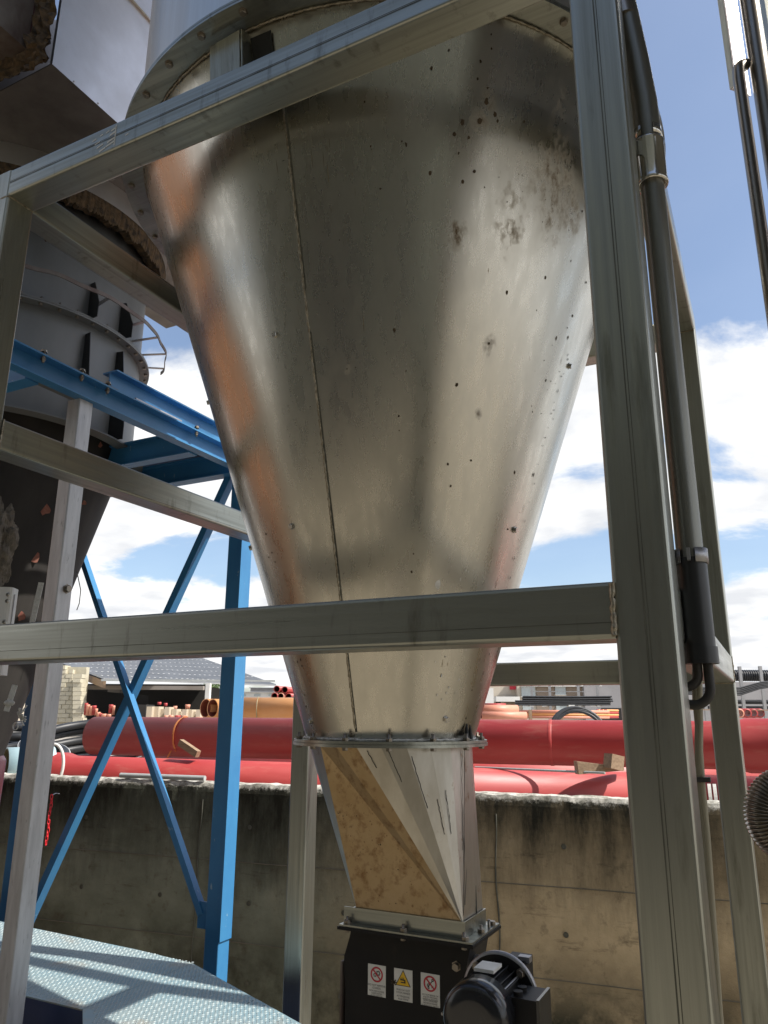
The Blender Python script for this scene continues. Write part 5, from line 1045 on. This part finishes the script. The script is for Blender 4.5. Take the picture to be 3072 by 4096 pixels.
# goods inside the shed
for i, (x0, x1, y0) in enumerate(((583, 605, 2826), (608, 631, 2826), (632, 656, 2836), (655, 674, 2828), (684, 704, 2836), (705, 723, 2846), (726, 744, 2837), (745, 765, 2838), (766, 781, 2846), (782, 800, 2838))):
    yardbox('carton', x0, x1, y0, 2876, 25.5+(i % 3)*.25, .6, 'carton', ('first', 'second', 'third', 'fourth', 'fifth', 'sixth', 'seventh', 'eighth', 'ninth', 'tenth')[i]+' carton from the left on the pallets under the shed roof', 'carton', group='cartons on pallets in the shed')
for i, (x0, x1) in enumerate(((516, 582), (583, 660), (684, 800))): yardbox('pallet', x0, x1, 2877, 2881, 25.2, 1.2, 'timber', ('left', 'middle', 'right')[i]+' timber pallet on the shed floor', 'pallet', group='pallets in the shed')
yardbox('wire_crate', 517, 580, 2818, 2874, 26.2, 1, 'dark_in', 'dark mesh crate left of the cartons in the shed', 'crate')
for i, (px, y0, y1, w_) in enumerate(((341, 2812, 2860, 7), (348, 2818, 2862, 8), (362, 2824, 2862, 8), (374, 2822, 2860, 9), (383, 2834, 2862, 6), (392, 2848, 2876, 8), (400, 2852, 2876, 7), (415, 2855, 2876, 11), (436, 2856, 2876, 9), (442, 2818, 2852, 9), (452, 2822, 2860, 6), (482, 2860, 2878, 9), (494, 2862, 2878, 7), (664, 2861, 2878, 9), (684, 2860, 2878, 9), (710, 2861, 2878, 12), (738, 2862, 2878, 12), (795, 2868, 2882, 14), (637, 2808, 2820, 8), (750, 2818, 2836, 10), (700, 2824, 2838, 8), (662, 2812, 2826, 7))):
    d_ = 24.6 if px > 600 and y0 > 2850 else 26.8; a = at(px, y1, d_); top = at(px, y0, d_).z; r_ = w_/3017*.966*d_; m = MB()
    m.lathe([(r_*.8, a.z+.02), (r_*.92, a.z), (r_*.92, top-.08), (r_, top-.07), (r_, top), (r_*.82, top), (r_*.8, a.z+.02)], (a.x, a.y), 20)
    lb = 'orange red fitting lying on top of the cartons in the shed' if y0 < 2845 and px > 600 else 'low orange fitting in the row in front of the cartons' if px > 600 else 'tall upright orange red fitting at the left inside the shed' if y1 < 2865 else 'low orange fitting on the floor at the left of the shed'
    solo('orange_fitting', m, 'pvc_red' if i % 3 == 0 else 'pvc_sal', lb, 'fitting', lb.replace('fitting', 'fittings', 1), loc=a)
# tree
a = at(845, 2790, 60); tr = thing('leafy_tree', 'small patch of bright green tree beside the shed corner', 'tree', (a.x, a.y, 1.5)); m = MB(); m.tube([(a.x, a.y, 1.5), (a.x+.1, a.y, 3), (a.x, a.y+.1, 4)], .15, 8); part('trunk', m, 'bark', tr); m = MB()
c = at(846, 2760, 60)
for i in range(900):
    q = V((random.gauss(0, .32), random.gauss(0, .4), random.gauss(0, .28))); p = c+q*1.2; s_ = .10; d1 = V((random.uniform(-1, 1), random.uniform(-1, 1), random.uniform(-1, 1))).normalized(); d2 = d1.orthogonal().normalized(); m.add([p-d1*s_, p+d2*s_*.5, p+d1*s_, p-d2*s_*.5], [(0, 1, 2, 3)])
part('crown', m, 'leaf', tr)

# ================================================================== added hall and skip, never in view, put in for reflections and shade
hb = thing('unseen_hall', 'unseen olive grey hall with canopy added behind the viewer for reflections', 'building', (0, -8, 0))  # hall and canopy added out of view to darken steel and reflections
m = MB(); m.box((-14, -20, 0), (14, -10, 14)); part('wall', m, 'hall', hb)
m = MB(); m.box((-4, -10.02, 0), (1.5, -9.96, 4.5)); part('door', m, 'hall_dark', hb); m = MB(); m.box((4, -10.02, 0), (8, -9.96, 4.5)); part('door', m, 'hall_dark', hb)
m = MB(); m.box((-9, -10.1, 5.7), (9, -7.6, 5.85)); part('canopy', m, 'hall', hb)
t = thing('unseen_orange_skip', 'unseen rust orange skip added at left for its reflection in the cone', 'skip', (-6.4, -1.6, 0))  # skip added out of view to mirror orange in the cone
m = MB(); m.prism([(-7.8, -.9, .1), (-5.6, -.9, .1), (-5.2, -.9, 2.3), (-8.1, -.9, 2.3)], (0, 2.0, 0)); part('tub', m, 'rust_or', t)

# unseen blockers added to shade the hopper and colour its reflections: deck above, box to the right, brick block to the left
dk = thing('unseen_shade_deck', 'unseen steel deck added above the hopper frame for shade', 'deck', (-1.6, 1, 0))  # deck added overhead, out of view, to shade the second silo
m = MB(); m.box((-1.6, -.8, 9.0), (1.2, 3.0, 9.08)); part('deck_plate', m, 'steel_x', dk)
for x_, y_ in ((-1.5, -.7), (1.1, -.7), (-1.5, 2.9), (1.1, 2.9)): m = MB(); m.box((x_-.04, y_-.04, 9.08), (x_+.04, y_+.04, 10.1)); part('rail_post', m, 'steel_z', dk)
fu = thing('unseen_sun_blocker', 'unseen grey box on legs added right of the hopper to block sun', 'filter', (1.7, 1.1, 0))  # box added out of view to keep sun off the upper cone
m = MB(); m.box((.62, -.6, 4.1), (2.4, 1.45, 7.55)); part('casing', m, 'grey_paint', fu)
for x_, y_ in ((.7, -.5), (2.3, -.5), (.7, 1.35), (2.3, 1.35)): m = MB(); m.box((x_-.05, y_-.05, 0), (x_+.05, y_+.05, 4.1)); part('leg', m, 'steel_z', fu)
wg = thing('unseen_brick_block', 'unseen brown brick block added at left for an orange reflection', 'building', (-12, -3, 0))  # block added out of view to cut skylight and mirror orange
m = MB(); m.box((-16, -2.6, 0), (-8.2, 1.2, 8)); part('wall', m, mat('brown_brick', (.24, .112, .055), (.165, .078, .042), rough=.9, scale=(3, 3, 3)), wg)

t = thing('unseen_dark_box', 'unseen dark green box added behind the viewer for a dark reflection', 'container', (4.6, -5, 0))  # box added out of view for a dark band mirrored in the cone
m = MB(); Mx = Matrix.Translation((4.3, -4.6, 0)) @ Matrix.Rotation(R(40), 4, 'Z'); m.box((-.8, -1.2, .1), (.8, 1.2, 2.6), Mx); part('container_body', m, mat('dark_green_paint', (.03, .045, .035), (.045, .06, .045), rough=.6, scale=(2, 2, 2)), t)
